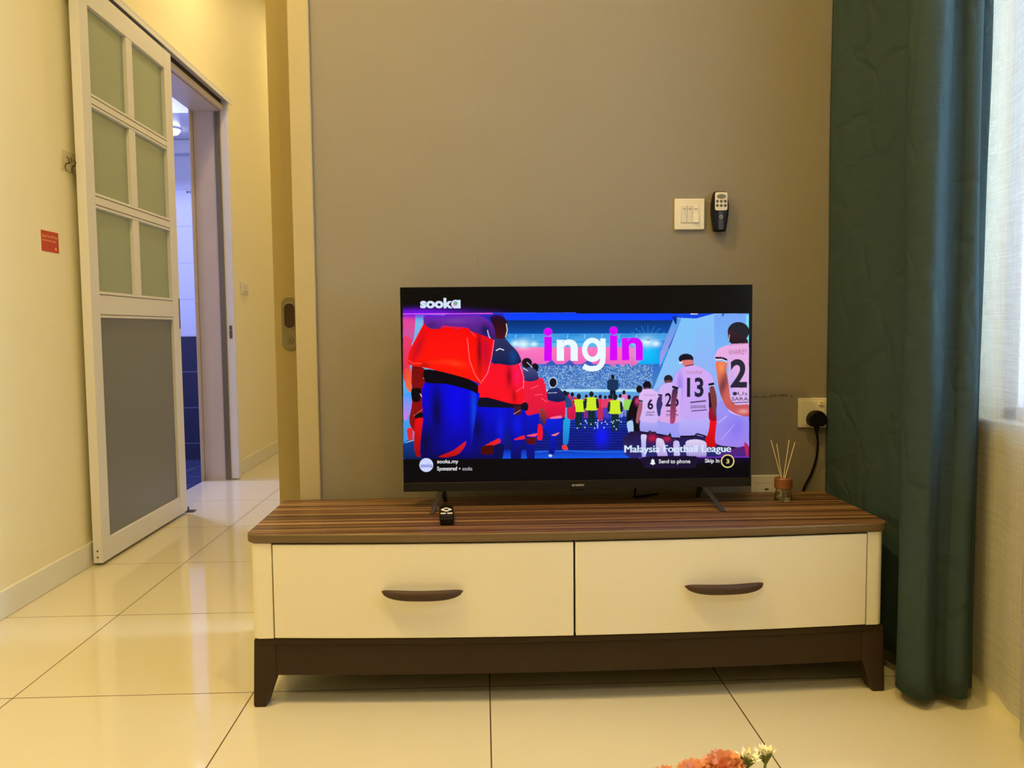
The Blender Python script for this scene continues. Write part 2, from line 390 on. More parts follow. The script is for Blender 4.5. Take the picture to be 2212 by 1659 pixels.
# glazing beads along rails
bm = new_bm()
for a, b in def_r[1:4]:
    for z in (a+0.012, b-0.012): add_box(bm, XF-0.0012, XF-0.0002, cols[0][0], cols[1][1], z-0.0012, z+0.0012)
obj('glazing_bead', bm, M['shadow_gap'], d2, smooth=False)
for a, b in rows:
    for c0, c1 in cols: obj('pane', box_bm(XF-0.024, XF-0.018, c0, c1, a, b), M['green_glass'], d2)
o = obj('lower_panel', box_bm(XF-0.022, XF-0.014, cols[0][0], cols[1][1], 0.098, 0.974), M['grey_panel'], d2); o['label'] = 'grey lower panel'
obj('edge_pull', box_bm(XF-0.001, XF+0.002, 4.143, 4.152, 0.93, 1.08), M['dark_metal'], d2, 0.001)
for z in (0.035, 0.06): obj('screw', add_lathe(new_bm(), [(0, 0.0016), (0.003, 0.0014), (0.0035, 0)], XF-0.018, Y0-0.0016, z, 12, 'Y'), M['dark_metal'], d2)
# track and frame on the wall
d3 = struct_root('trim_2', (-1.53, 4.2, 2.28), 'white aluminium sliding track and frame around the bathroom doorway')
bm = new_bm()
add_box(bm, XL, XL+0.064, 2.2, 5.135, 2.300, 2.311)
add_box(bm, XL+0.059, XL+0.064, 2.2, 5.135, 2.276, 2.300)
obj('track_cover', bm, M['alu'], d3, 0.002)
obj('track_groove', box_bm(XL, XL+0.010, 2.2, 5.09, 2.266, 2.300), M['shadow_gap'], d3)
obj('head_frame', box_bm(XL-0.04, XL+0.022, 4.12, 5.09, 2.236, 2.266), M['jamb'], d3, 0.003)
bm = new_bm(); add_box(bm, XL, XL+0.045, 5.092, 5.135, 0.005, 2.300); obj('side_frame', bm, M['alu'], d3, 0.002)
obj('side_channel', box_bm(XL-0.03, XL, 5.075, 5.092, 0.005, 2.236), M['nickel'], d3, 0.001)
bm = new_bm(); add_box(bm, XL+0.016, XL+0.034, 5.089, 5.0925, 0.87, 0.95)
sp = obj('strike_plate', bm, M['nickel'], d3, 0.001)
bm = new_bm()
for z in (0.885, 0.905, 0.935): add_box(bm, XL+0.021, XL+0.028, 5.0882, 5.0888, z-0.004, z+0.004)
obj('strike_hole', bm, M['shadow_gap'], sp)
# floor guide
gd = obj('door_guide', add_box(add_box(new_bm(), -1.545, -1.475, 4.17, 4.215, 0.0, 0.006), -1.522, -1.510, 4.172, 4.212, 0.006, 0.022), M['dark_metal'], None, 0.001)
tag(gd, 'small dark metal floor guide at the foot of the sliding door', 'door guide')

# ------------------------------------------------------------------ bathroom
bm = new_bm()
add_box(bm, -1.716, XL-0.002, 5.085, 5.0895, 0, 2.236)      # beige lining of the far reveal
add_box(bm, -1.716, XL-0.002, 4.12, 5.0895, 2.229, 2.2355)
struct('trim_3', bm, M['jamb'], label='beige lining inside the bathroom doorway')
bm = new_bm()
add_box(bm, -1.726, -1.7205, 5.035, 5.20, -0.05, 2.6); add_box(bm, -1.726, -1.7205, 4.0, 5.035, 2.232, 2.6); add_box(bm, -1.76, -1.7205, 3.6, 4.12, -0.05, 2.6)
struct('trim_4', bm, M['jamb'], label='grey inner frame on the bathroom side of the doorway')
struct('floor_bathroom', box_bm(-3.6, -1.7205, 3.6, 6.3, -0.10, -0.05), M['bath_floor'], label='blue bathroom floor tiles beyond the doorway')
struct('wall_bathroom', box_bm(-3.6, -1.7205, 6.24, 6.3, -0.1, 2.75), M['bath_tile'], label='bathroom wall with pale upper tiles and navy lower tiles')
struct('wall_bathroom_side', box_bm(-1.726, -1.7205, 5.20, 6.24, -0.05, 2.75), M['lav_wall'])
struct('wall_bathroom_left', box_bm(-3.66, -3.6, 3.6, 6.3, -0.1, 2.75), M['lav_wall'])
struct('wall_bathroom_front', box_bm(-3.6, -1.7205, 3.54, 3.6, -0.1, 2.75), M['lav_wall'])
bm = new_bm(); add_box(bm, -3.6, -1.7205, 3.6, 5.55, 2.55, 2.6); add_box(bm, -3.6, -1.727, 5.45, 6.24, 2.315, 2.6)
struct('ceiling_bathroom', bm, M['lav_wall'])
struct('trim_5', box_bm(-3.6, -1.727, 6.18, 6.2395, 2.215, 2.3145), M['lav_wall'], bevel=0.01)
lamp('bathroom_lamp_light', (-2.4, 5.0, 2.52), 44, (0.46, 0.51, 1.0), 0.25)
bl = thing('ceiling_lamp', 'small glowing white round lamp on the bathroom ceiling', 'lamp', (-2.125, 5.86, 2.315))
obj('lamp_base', add_lathe(new_bm(), [(0, 0), (0.060, 0), (0.060, -0.010), (0, -0.010)], -2.125, 5.86, 2.315), M['alu'], bl)
obj('diffuser', add_lathe(new_bm(), [(0.055, -0.010), (0.052, -0.024), (0.040, -0.038), (0.020, -0.044), (0, -0.046)], -2.125, 5.86, 2.315), M['lamp_glow_cool'], bl)
hk = thing('robe_hook', 'tiny chrome hook at the inner edge of the bathroom doorway', 'hook', (-1.73, 5.055, 1.75))
obj('hook_plate', box_bm(-1.730, -1.726, 5.04, 5.07, 1.735, 1.765), M['chrome'], hk)
obj('peg', add_lathe(new_bm(), [(0.004, 0.0), (0.004, -0.02), (0.009, -0.022), (0.009, -0.028), (0, -0.030)], -1.730, 5.055, 1.75, 16, 'X'), M['chrome'], hk)

# ------------------------------------------------------------------ fixtures on the left wall
r = thing('hook_rack', 'clear adhesive plate with small dark wire hooks beside the sliding door', 'hook rack', (XL, 3.24, 1.56))
obj('backing_plate', box_bm(XL, XL+0.003, 3.165, 3.33, 1.525, 1.60), plain('clear_backing', (0.72, 0.66, 0.48, 1), 0.15), r, 0.001)
for y in (3.185, 3.235, 3.285):
    bm = new_bm()
    x = XL+0.004
    add_tube(bm, [(x+0.016, y-0.012, 1.572), (x+0.022, y-0.010, 1.560), (x+0.018, y-0.004, 1.550), (x+0.006, y, 1.548), (x+0.002, y, 1.535), (x+0.006, y+0.002, 1.522), (x+0.022, y+0.006, 1.516), (x+0.032, y+0.010, 1.526)], 0.0022, 8)
    add_tube(bm, [(x+0.016, y+0.014, 1.572), (x+0.022, y+0.011, 1.560), (x+0.018, y+0.004, 1.550), (x+0.006, y, 1.548)], 0.0022, 8)
    obj('wire_hook', bm, M['dark_metal'], r)
st = thing('sticker', 'small red notice sticker with two pale lines of writing on the left wall', 'sticker', (XL, 3.06, 1.24))
sz = [(3.002, 1.209), (3.12, 1.209), (3.12, 1.282), (3.002, 1.282)]
obj('paper', box_bm(XL, XL+0.0012, 3.002, 3.120, 1.208, 1.282), M['red_paper'], st, smooth=False)
for k, (s_, z_) in enumerate((('Please Turn Off Water', 1.258), ('Switch and Lights', 1.242))):
    bm = place_text(s_, lambda u, v: (XL+0.0016, 3.007+u, z_+v), 0.106-0.010*k, 0.0105, 0.01)
    obj('lettering', bm, M['yellow_print'], st, smooth=False)
bm = new_bm(); add_prism(bm, [(3.098+0.0075*math.cos(a)*(1 if i % 2 else .55), 1.222+0.0075*math.sin(a)*(1 if i % 2 else .55)) for i, a in enumerate([k*PI/5 for k in range(10)])], XL+0.0012, XL+0.0017, 'X')
obj('mark', bm, M['yellow_print'], st, smooth=False)
hs = thing('hall_switch', 'small pale switch plate on the hallway wall past the doorway', 'light switch', (XL, 5.48, 1.2))
obj('plate', box_bm(XL, XL+0.009, 5.41, 5.55, 1.155, 1.235), M['white_plastic'], hs, 0.003)
for y in (5.455, 5.505): obj('rocker', box_bm(XL+0.008, XL+0.018, y-0.02, y+0.02, 1.172, 1.218), M['silver_plastic'], hs, 0.002)

# ------------------------------------------------------------------ wall switch + remote on the tv wall
ws = thing('wall_switch', 'square cream switch plate on the grey wall left of the black remote', 'light switch', (0.6015, YW, 1.24))
bm = new_bm(); add_prism(bm, rrect(0.558, 0.645, 1.195, 1.284, 0.003, 3), YW-0.009, YW, 'Y'); obj('plate', bm, M['white_plastic'], ws, 0.0025)
obj('inner_frame', box_bm(0.5755, 0.6275, YW-0.0100, YW-0.008, 1.2135, 1.2655), M['silver_plastic'], ws, 0.001)
for x0, x1, tilt in ((0.577, 0.5925, 0), (0.5932, 0.6087, 0), (0.6094, 0.6265, 1)):
    bm = new_bm(); y = YW-0.010
    top = y-0.001 if tilt else y-0.0035; bot = y-0.006 if tilt else y-0.0015
    add_prism(bm, [(y, 1.2150), (bot, 1.2155), (y-0.0022, 1.240), (top, 1.264), (y, 1.2645)], x0, x1, 'X')
    rk = obj('rocker', bm, M['white_plastic'] if tilt else M['silver_plastic'], ws, 0.0004, smooth=False)
    obj('legend', box_bm(x0+0.004, x1-0.004, y-0.0042, y-0.0028, 1.2535, 1.2548), M['nickel'], rk, smooth=False)
wr = thing('fan_remote', 'black remote with silver button panel mounted on the grey wall', 'remote control', (0.685, YW, 1.24))
def remote_outline(cx, z0, z1, wt, wm, wb):
    pts = []
    N = 14; 
    prof = [(0.0, wb), (0.15, wb+0.35*(wm-wb)), (0.45, wm), (0.7, wm*0.995), (0.9, wt), (1.0, wt*0.86)]
    right = []
    for k in range(N+1):
        t_ = k/N
        for (a, wa), (b, wb_) in zip(prof, prof[1:]):
            if a <= t_ <= b: ww = wa+(wb_-wa)*(t_-a)/(b-a); break
        right.append((ww, z0+(z1-z0)*t_))
    return [(cx+a, z) for a, z in right]+[(cx-a, z) for a, z in right[::-1]]
obj('holder', box_bm(0.672, 0.697, YW-0.008, YW, 1.20, 1.27), M['black_plastic'], wr)
body = obj('body', add_prism(new_bm(), remote_outline(0.685, 1.188, 1.301, 0.020, 0.0245, 0.0165), YW-0.030, YW-0.008, 'Y'), M['black_plastic'], wr, 0.004, seg=3)
pn = obj('button_panel', add_prism(new_bm(), rrect(0.6685, 0.7045, 1.2465, 1.2985, 0.006), YW-0.0318, YW-0.0300, 'Y'), M['silver_plastic'], wr, 0.0008); pn['label'] = 'silver button panel'
bm = new_bm(); add_prism(bm, [(0.6865+0.013*math.cos(a), 1.286+0.0065*math.sin(a)) for a in [k*PI/16 for k in range(32)]], YW-0.0326, YW-0.0318, 'Y'); obj('display', bm, M['lcd'], pn)
for zz in (1.2725, 1.2605):
    for xx in (0.6752, 0.6865, 0.6978):
        obj('button', add_lathe(new_bm(), [(0, -0.0018), (0.0032, -0.0016), (0.0042, 0)], xx, YW-0.0318, zz, 20, 'Y'), M['grey_key'], pn)
obj('front_stripe', box_bm(0.6795, 0.6925, YW-0.0306, YW-0.030, 1.193, 1.246), plain('dark_grey_stripe', (0.03, 0.03, 0.032, 1), 0.35), wr)
bm = add_tube(new_bm(), [(0.6865+0.0042*math.sin(a), YW-0.031, 1.229+0.0042*math.cos(a)) for a in [0.5+k*(2*PI-1.0)/16 for k in range(17)]], 0.0005, 6)
add_tube(bm, [(0.6865, YW-0.031, 1.229), (0.6865, YW-0.031, 1.2345)], 0.0005, 6); obj('power_symbol', bm, M['silver_plastic'], wr)

# ------------------------------------------------------------------ sockets, plug, cable
sk = thing('wall_socket', 'cream wall socket holding the black plug beside the teal curtain', 'socket', (0.970, YW, 0.66))
obj('plate', add_prism(new_bm(), rrect(0.927, 1.013, 0.616, 0.703, 0.003, 3), YW-0.009, YW, 'Y'), M['white_plastic'], sk, 0.002)
obj('raised_field', box_bm(0.934, 1.006, YW-0.0105, YW-0.008, 0.623, 0.695), M['white_plastic'], sk, 0.001)
obj('switch_rocker', box_bm(0.986, 0.9985, YW-0.0155, YW-0.010, 0.682, 0.692), M['white_plastic'], sk, 0.001)
bm = new_bm(); add_box(bm, 0.989, 0.9945, YW-0.0162, YW-0.0154, 0.6895, 0.6915); obj('red_dot', bm, M['red_paper'], sk)
pl = thing('power_plug', 'black three pin plug with cable in the wall socket', 'plug', (0.975, YW-0.03, 0.64))
bm = new_bm()
dome = [(0.975+0.0275*math.cos(a), 0.6405+0.0275*math.sin(a)) for a in [(-0.12+k/18*1.24)*PI for k in range(19)]]
dome = dome+[(0.956, 0.622), (0.994, 0.622)][::1]
add_prism(bm, dome, YW-0.038, YW-0.0107, 'Y'); obj('plug_body', bm, M['black_plastic'], pl, 0.005, seg=3)
bm = add_tube(new_bm(), [(0.975, YW-0.026, 0.626), (0.975, YW-0.026, 0.612), (0.976, YW-0.026, 0.600)], [0.0085, 0.0065, 0.004], 12); obj('strain_relief', bm, M['black_plastic'], pl)
def spline(pts, n=8):
    P = [Vector(p) for p in pts]; out = []
    P = [P[0]*2-P[1]]+P+[P[-1]*2-P[-2]]
    for i in range(1, len(P)-2):
        for k in range(n):
            t_ = k/n; a, b, c, d = P[i-1:i+3]
            out.append(0.5*((2*b)+(c-a)*t_+(2*a-5*b+4*c-d)*t_*t_+(3*b-a-3*c+d)*t_**3))
    out.append(P[-2]); return out
bm = add_tube(new_bm(), spline([(0.976, YW-0.026, 0.602), (0.981, YW-0.022, 0.565), (0.980, YW-0.012, 0.520), (0.966, YW-0.010, 0.475), (0.945, YW-0.010, 0.432), (0.93, YW-0.012, 0.36), (0.90, YW-0.012, 0.25)]), 0.0033, 10)
obj('cable', bm, M['black_plastic'], pl)
ns = thing('network_outlet', 'cream outlet plate behind the reed diffuser low on the grey wall', 'socket', (0.83, YW, 0.44))
obj('plate', add_prism(new_bm(), rrect(0.790, 0.874, 0.390, 0.476, 0.003, 3), YW-0.009, YW, 'Y'), M['white_plastic'], ns, 0.002)
obj('shutter_line', box_bm(0.80, 0.862, YW-0.0098, YW-0.0088, 0.4535, 0.4548), M['silver_plastic'], ns)
obj('jack', box_bm(0.8285, 0.8405, YW-0.0096, YW-0.0088, 0.4315, 0.4365), M['grey_key'], ns)

# ------------------------------------------------------------------ tv cabinet
CX0, CX1 = -0.563, 0.985; CM = (CX0+CX1)/2; CH = (CX1-CX0)/2; CB = YW-0.03
def bow(x, yend=1.962, amt=0.032): return yend-amt*(1-((x-CM)/CH)**2)
cab = thing('tv_cabinet', 'low television cabinet with striped walnut top, cream drawers and dark brown base', 'tv cabinet', (CM, 2.15, 0))
# top slab with bowed front, rounded corners
pts = []
N = 40; x0, x1 = -0.574, 0.997; rr = 0.03
for k in range(N+1):
    x = x0+rr+(x1-x0-2*rr)*k/N; pts.append((x, bow(x, 1.958, 0.032)))
for k in range(1, 8):
    a = -PI/2+PI/2*k/7; pts.append((x1-rr+rr*math.cos(a), bow(x1-rr, 1.958, 0.032)+rr+rr*math.sin(a)))
pts += [(x1, CB-0.012), (x1-0.012, CB), (x0+0.012, CB), (x0, CB-0.012)]
for k in range(0, 7):
    a = PI+PI/2*k/7; pts.append((x0+rr+rr*math.cos(a), bow(x0+rr, 1.958, 0.032)+rr+rr*math.sin(a)))
tbd = obj('top_board', add_prism(new_bm(), pts, 0.409, 0.431), M['wood'], cab, 0.004, seg=3)
tbd.data.materials.append(M['edge_wood'])
for p_ in tbd.data.polygons:
    if abs(p_.normal.z) < 0.5: p_.material_index = 1
# carcass (dark inside so the gaps read dark)
def strip(xa, xb, yoff, back, z0, z1, n=24, amt=0.032, yend=1.962):
    bm = new_bm(); p = []
    for k in range(n+1):
        x = xa+(xb-xa)*k/n; p.append((x, bow(x, yend, amt)+yoff))
    p += [(xb, back), (xa, back)]
    return add_prism(bm, p, z0, z1)
obj('carcass', strip(CX0+0.004, CX1-0.004, 0.022, CB-0.004, 0.172, 0.4085), M['shadow_gap'], cab)
# corner posts: cream, rounded outside
def post(xa, xb, left):
    r_ = 0.018; yf0 = bow(xa if not left else xb)+0.003; p = []
    if left:
        p = [(xb, yf0), (xb, yf0+0.05), (xa, yf0+0.05)]+[(xa+r_-r_*math.cos(a), yf0+r_-r_*math.sin(a)) for a in [k*PI/2/8 for k in range(9)]]
    else:
        p = [(xa, yf0), (xa, yf0+0.05), (xb, yf0+0.05)]+[(xb-r_+r_*math.cos(a), yf0+r_-r_*math.sin(a)) for a in [k*PI/2/8 for k in range(9)]]
    return add_prism(new_bm(), p, 0.173, 0.4087)
obj('corner_post', post(-0.563, -0.5125, True), M['cream_lacquer'], cab, 0.002)
obj('corner_post', post(0.9425, 0.985, False), M['cream_lacquer'], cab, 0.002)
for xa, xb in ((CX0, CX0+0.016), (CX1-0.016, CX1)): obj('side_panel', box_bm(xa, xb, 2.02, CB, 0.173, 0.4087), M['cream_lacquer'], cab, 0.001)
def drawer(xa, xb, z0, z1, hx):
    d = obj('drawer', strip(xa, xb, 0.0, 2.0, z0, z1), M['cream_lacquer'], cab, 0.0018)
    # crescent handle, thin swept grip that sags in the middle
    bm = new_bm(); N = 28; sg = 14; rings = []
    for k in range(N+1):
        s_ = -1+2*k/N; e_ = max(0.0, 1-abs(s_)**4.0)**0.55
        x = hx+s_*0.098; zc = 0.5*(z0+z1)+0.0015-0.0058*(1-s_*s_); hw = 0.0122*e_+0.0004; dp = 0.009*e_+0.0004
        yc = bow(x)-0.003-0.020*(1-s_**4)**0.6 if abs(s_) < 1 else bow(x)-0.003
        rings.append([bm.verts.new((x, yc+dp*math.cos(2*PI*j/sg), zc+hw*math.sin(2*PI*j/sg))) for j in range(sg)])
    for A, B in zip(rings, rings[1:]):
        for j in range(sg): bm.faces.new((A[j], A[(j+1) % sg], B[(j+1) % sg], B[j]))
    bm.faces.new(rings[0]); bm.faces.new(rings[-1][::-1])
    h = obj('handle', bm, M['handle_brown'], d, ang=80); h['label'] = 'dark brown curved handle'
    return d
drawer(-0.5095, 0.2115, 0.1755, 0.4045, -0.1510)
drawer(0.2165, 0.9395, 0.1755, 0.4045, 0.5780)
b1 = obj('base_rail', strip(CX0+0.006, CX1-0.004, 0.006, CB-0.01, 0.158, 0.1725, amt=0.030), M['dark_brown'], cab, 0.002)
obj('plinth', strip(-0.512, 0.944, 0.012, 2.0, 0.078, 0.158, amt=0.026), M['dark_brown'], cab, 0.002)
obj('back_plinth', box_bm(-0.5, 0.93, CB-0.05, CB-0.03, 0.078, 0.158), M['dark_brown'], cab)
for xs in (CX0+0.01, CX1-0.03): obj('side_plinth', box_bm(xs, xs+0.02, 2.02, CB-0.05, 0.095, 0.158), M['dark_brown'], cab)
def leg(xo, sgn, ya, yb):
    # sgn +1: outer side is at left (xo) and leg extends to +x
    p = [(xo, 0.170), (xo+sgn*0.052, 0.170), (xo+sgn*0.053, 0.080), (xo+sgn*0.046, 0.062), (xo+sgn*0.026, 0.003), (xo+sgn*0.022, 0.0), (xo-sgn*0.002, 0.0), (xo-sgn*0.006, 0.003)]
    return add_prism(new_bm(), p, ya, yb, 'Y')
for xo, sg in ((-0.563, 1), (0.991, -1)):
    obj('leg', leg(xo, sg, 1.968, 2.015), M['dark_brown'], cab, 0.004, seg=3)
    obj('leg', leg(xo, sg, CB-0.05, CB-0.005), M['dark_brown'], cab, 0.004, seg=3)

# ------------------------------------------------------------------ television picture, painted into the screen's own colours
TX0, TX1, TZ0, TZ1 = -0.2185, 0.7335, 0.4765, 1.0285; TY = 2.215
QUAD = [(865, 622), (1622, 615), (1617, 1050), (872, 1058)]    # how the photo's picture coordinates map onto the screen rectangle
def homography(src, dst):
    A = []; B = []
    for (x, y), (u, v) in zip(src, dst):
        A.append([x, y, 1, 0, 0, 0, -u*x, -u*y]); B.append(u); A.append([0, 0, 0, x, y, 1, -v*x, -v*y]); B.append(v)
    return np.append(np.linalg.solve(np.array(A, float), np.array(B, float)), 1).reshape(3, 3)
PW, PH = 840, 484; SS = 2
HM = homography(QUAD, [(0, 0), (PW*SS, 0), (PW*SS, PH*SS), (0, PH*SS)])
IMG = np.zeros((PH*SS, PW*SS, 3), np.float32); IMG[:] = (0.006, 0.007, 0.014)
def cv(pts):
    p = np.array([(x, y, 1) for x, y in pts], float)@HM.T; return p[:, :2]/p[:, 2:]
def chaikin(p, n=2):
    a, b, c, d = np.roll(p, 1, 0), p, np.roll(p, -1, 0), np.roll(p, -2, 0); out = []
    for t_ in np.linspace(0, 1, 5)[:-1]:
        m1, m2 = (c-a)*0.36, (d-b)*0.36
        out.append((2*t_**3-3*t_**2+1)*b+(t_**3-2*t_**2+t_)*m1+(-2*t_**3+3*t_**2)*c+(t_**3-t_**2)*m2)
    return np.stack(out, 1).reshape(-1, 2)
def mask_poly(p):
    x0, y0 = np.floor(p.min(0)).astype(int); x1, y1 = np.ceil(p.max(0)).astype(int)+1
    x0 = max(x0, 0); y0 = max(y0, 0); x1 = min(x1, PW*SS); y1 = min(y1, PH*SS)
    if x1 <= x0 or y1 <= y0: return None
    yy = np.arange(y0, y1)+0.5; xx = np.arange(x0, x1)+0.5
    m = np.zeros((y1-y0, x1-x0), bool); n = len(p)
    for i in range(n):
        ax, ay = p[i]; bx, by = p[(i+1) % n]
        if ay == by: continue
        c = (yy >= min(ay, by)) & (yy < max(ay, by)); xi = ax+(yy[c]-ay)*(bx-ax)/(by-ay)
        m[c] ^= xx[None, :] > xi[:, None]
    return m, x0, y0, x1, y1
def lin(c): return np.array(srgb(*c)[:3], np.float32)
CLIP = None
def comp(m, x0, y0, x1, y1, col, al=1.0):
    a = m.astype(np.float32)*al
    IMG[y0:y1, x0:x1] = IMG[y0:y1, x0:x1]*(1-a[..., None])+col*a[..., None]
LAST = [None]
def poly(pts, col, col2=None, axis=1, smooth=2, al=1.0):
    p = cv(pts)
    if smooth: p = chaikin(p, smooth)
    r_ = mask_poly(p)
    if r_ is None: return
    m, x0, y0, x1, y1 = r_; LAST[0] = r_
    c = lin(col)
    if col2 is not None:
        k = np.linspace(0, 1, (y1-y0) if axis else (x1-x0)).astype(np.float32)
        g = k[:, None, None] if axis else k[None, :, None]
        c = lin(col)*(1-g)+lin(col2)*g
    comp(m, x0, y0, x1, y1, c, al)
def rect(x0, y0, x1, y1, col, col2=None, axis=1, al=1.0): poly([(x0, y0), (x1, y0), (x1, y1), (x0, y1)], col, col2, axis, 0, al)
def blob(x, y, rx, ry, col, al=1.0, clip=None, rot=0.0):
    c = cv([(x, y)])[0]; sx = PW*SS/754.0; rx *= sx; ry *= sx
    R = max(rx, ry)*2.2
    x0, x1 = int(max(c[0]-R, 0)), int(min(c[0]+R, PW*SS)); y0, y1 = int(max(c[1]-R, 0)), int(min(c[1]+R, PH*SS))
    if x1 <= x0 or y1 <= y0: return
    Y, X = np.mgrid[y0:y1, x0:x1]; X = X-c[0]; Y = Y-c[1]
    ca, sa = math.cos(rot), math.sin(rot); U = X*ca+Y*sa; V = -X*sa+Y*ca
    a = np.exp(-((U/rx)**2+(V/ry)**2)*1.3)*al
    if clip is not None:
        m, cx0, cy0, cx1, cy1 = clip; full = np.zeros((PH*SS, PW*SS), bool); full[cy0:cy1, cx0:cx1] = m; a = a*full[y0:y1, x0:x1]
    comp(a, x0, y0, x1, y1, lin(col))
def stroke(pts, wd, col, al=1.0):
    for (ax, ay), (bx, by) in zip(pts, pts[1:]):
        L = math.hypot(bx-ax, by-ay) or 1; nx, ny = -(by-ay)/L*wd/2, (bx-ax)/L*wd/2
        poly([(ax+nx, ay+ny), (bx+nx, by+ny), (bx-nx, by-ny), (ax-nx, ay-ny)], col, smooth=0, al=al)
def ell(x, y, rx, ry, col, al=1.0, n=28): poly([(x+rx*math.cos(2*PI*k/n), y+ry*math.sin(2*PI*k/n)) for k in range(n)], col, smooth=0, al=al)
def word(s, x0, y0, x1, y1, col, bold=0.0, al=1.0, lean=0.0):
    """lettering: outline triangles filled into the box x0..x1, y0..y1 (y1 = bottom)"""
    bm = text_bm(s, 1.0, bold); bmesh.ops.triangulate(bm, faces=bm.faces)
    xs = [v.co.x for v in bm.verts]; ys = [v.co.y for v in bm.verts]; a, b, c, d = min(xs), max(xs), min(ys), max(ys)
    full = np.zeros((PH*SS, PW*SS), bool)
    for f in bm.faces:
        P = cv([(x0+(v.co.x-a)/(b-a)*(x1-x0), y1-(v.co.y-c)/(d-c)*(y1-y0)+lean*(v.co.x-a)/(b-a)) for v in f.verts])
        r_ = mask_poly(P)
        if r_ is None: continue
        m, xx0, yy0, xx1, yy1 = r_; full[yy0:yy1, xx0:xx1] |= m
    bm.free(); comp(full, 0, 0, PW*SS, PH*SS, lin(col), al)
def c5(*p): return [(860+a/5.821, 610+b/5.821) for a, b in p]
def c6(*p): return [(1240+a/5.672, 610+b/5.672) for a, b in p]
def c7(*p): return [(860+a/5.821, 850+b/5.821) for a, b in p]
def c8(*p): return [(1240+a/5.672, 850+b/5.672) for a, b in p]
rng = np.random.default_rng(3)
def paint():
    # --- backdrop of the picture
    rect(870, 678, 1614, 988, (10, 40, 190), (4, 10, 70))
    rect(870, 679, 960, 988, (120, 190, 235), (30, 140, 230))
    poly(c5((60, 410), (215, 410), (200, 700), (170, 760), (100, 800), (70, 700)), (240, 60, 150), (190, 90, 160))
    rect(1085, 677, 1500, 693, (0, 60, 255), (0, 70, 255))
    rect(1090, 692, 1470, 722, (0, 40, 105), (0, 80, 175))
    rect(1090, 720, 1440, 742, (0, 120, 215), (60, 175, 240))
    rect(1090, 741, 1440, 752, (90, 190, 235), (110, 160, 230))
    rect(1090, 750, 1392, 790, (255, 120, 190), (235, 100, 190))
    rect(1372, 735, 1440, 800, (30, 130, 230), (0, 170, 250))
    blob(1392, 762, 28, 26, (0, 200, 255), 0.9)
    for k in range(5): stroke([(1095, 723+k*3.2), (1440, 721+k*3.2)], 0.8, (130, 205, 240), 0.8)
    for k in range(8): stroke([(1112+k*37, 722), (1110+k*37, 731)], 1.5, (150, 215, 245), 0.9)
    for x, y, r_ in ((1110, 742, 9), (1127, 743, 14), (1150, 743, 8), (1392, 738, 16), (1412, 742, 10), (1372, 740, 9)): blob(x, y, r_, r_*0.7, (220, 250, 255), 0.95)
    for a in range(9): stroke([(1395, 736), (1395+46*math.cos(PI*(1.1+0.1*a)), 736+34*math.sin(PI*(1.1+0.1*a)))], 1.0, (60, 150, 225), 0.7)
    # crowd
    rect(1090, 786, 1440, 840, (40, 110, 200), (70, 130, 205))
    for k in range(3): poly(c5((1820+k*230-40, 1060), (1910+k*230, 970), (2000+k*230, 1060)), (60, 90, 190), smooth=0)
    for k in range(3): poly(c6((370+k*120, 960), (440+k*120, 1040), (550+k*120, 960)), (240, 110, 190), smooth=0, al=0.7)
    p0 = cv([(1130, 790)])[0].astype(int); p1 = cv([(1405, 842)])[0].astype(int)
    n_ = rng.random(((p1[1]-p0[1])//3+1, (p1[0]-p0[0])//3+1)); n_ = np.kron(n_, np.ones((3, 3)))[:p1[1]-p0[1], :p1[0]-p0[0]]
    reg = IMG[p0[1]:p1[1], p0[0]:p1[0]]; a = np.clip((n_-0.62)*3, 0, 0.85)[..., None]; reg[:] = reg*(1-a)+lin((180, 215, 240))*a
    a = np.clip((0.30-n_)*3, 0, 0.8)[..., None]; reg[:] = reg*(1-a)+lin((15, 40, 130))*a
    rect(1090, 840, 1410, 846, (190, 235, 250), (150, 215, 245))
    rect(1090, 846, 1410, 880, (95, 160, 225), (80, 150, 230))
    # stairs/pitch entrance
    rect(1060, 880, 1440, 988, (10, 30, 140), (3, 10, 95))
    for k in range(16): stroke([(1150, 884+k*5.5), (1400, 883+k*5.5)], 1.0, (40, 90, 220) if k < 8 else (20, 45, 190), 0.8)
    blob(1295, 940, 16, 26, (10, 20, 255), 0.95)
    rect(1040, 970, 1400, 988, (5, 40, 170), (10, 90, 240)); stroke([(1150, 974), (1215, 972), (1290, 975), (1400, 974)], 1.5, (50, 140, 250), 0.8)
    # right wall
    poly(c6((1290, 440), (1480, 430), (1790, 360), (2145, 350), (2145, 2150), (1700, 2150), (930, 1335)), (130, 195, 250), (160, 150, 240), smooth=0)
    poly(c6((1290, 440), (1470, 440), (1450, 900), (930, 1335)), (125, 195, 250), (140, 190, 245), smooth=0)
    poly(c6((1690, 400), (2145, 350), (2145, 1500), (1700, 900)), (120, 165, 245), (110, 200, 250), smooth=0)
    poly(c6((2085, 400), (2145, 400), (2145, 1600), (2085, 900)), (120, 225, 240), smooth=0)
    poly(c6((1200, 430), (1290, 440), (1130, 800), (1020, 1040), (1030, 860)), (70, 160, 235), (170, 150, 230), smooth=0)
    poly(c6((1180, 420), (1235, 425), (1225, 520), (1195, 470)), (10, 40, 130), smooth=1)
    poly(c6((1240, 380), (1800, 360), (1470, 445), (1240, 438)), (10, 70, 225), smooth=0)
    stroke(c6((1230, 438), (1470, 448), (1830, 352)), 1.2, (150, 200, 250)); poly(c6((1415, 358), (1490, 358), (1490, 395), (1400, 395)), (235, 220, 245), smooth=0)
    poly(c6((1800, 370), (1825, 370), (1805, 415), (1780, 415)), (30, 100, 210), smooth=0)
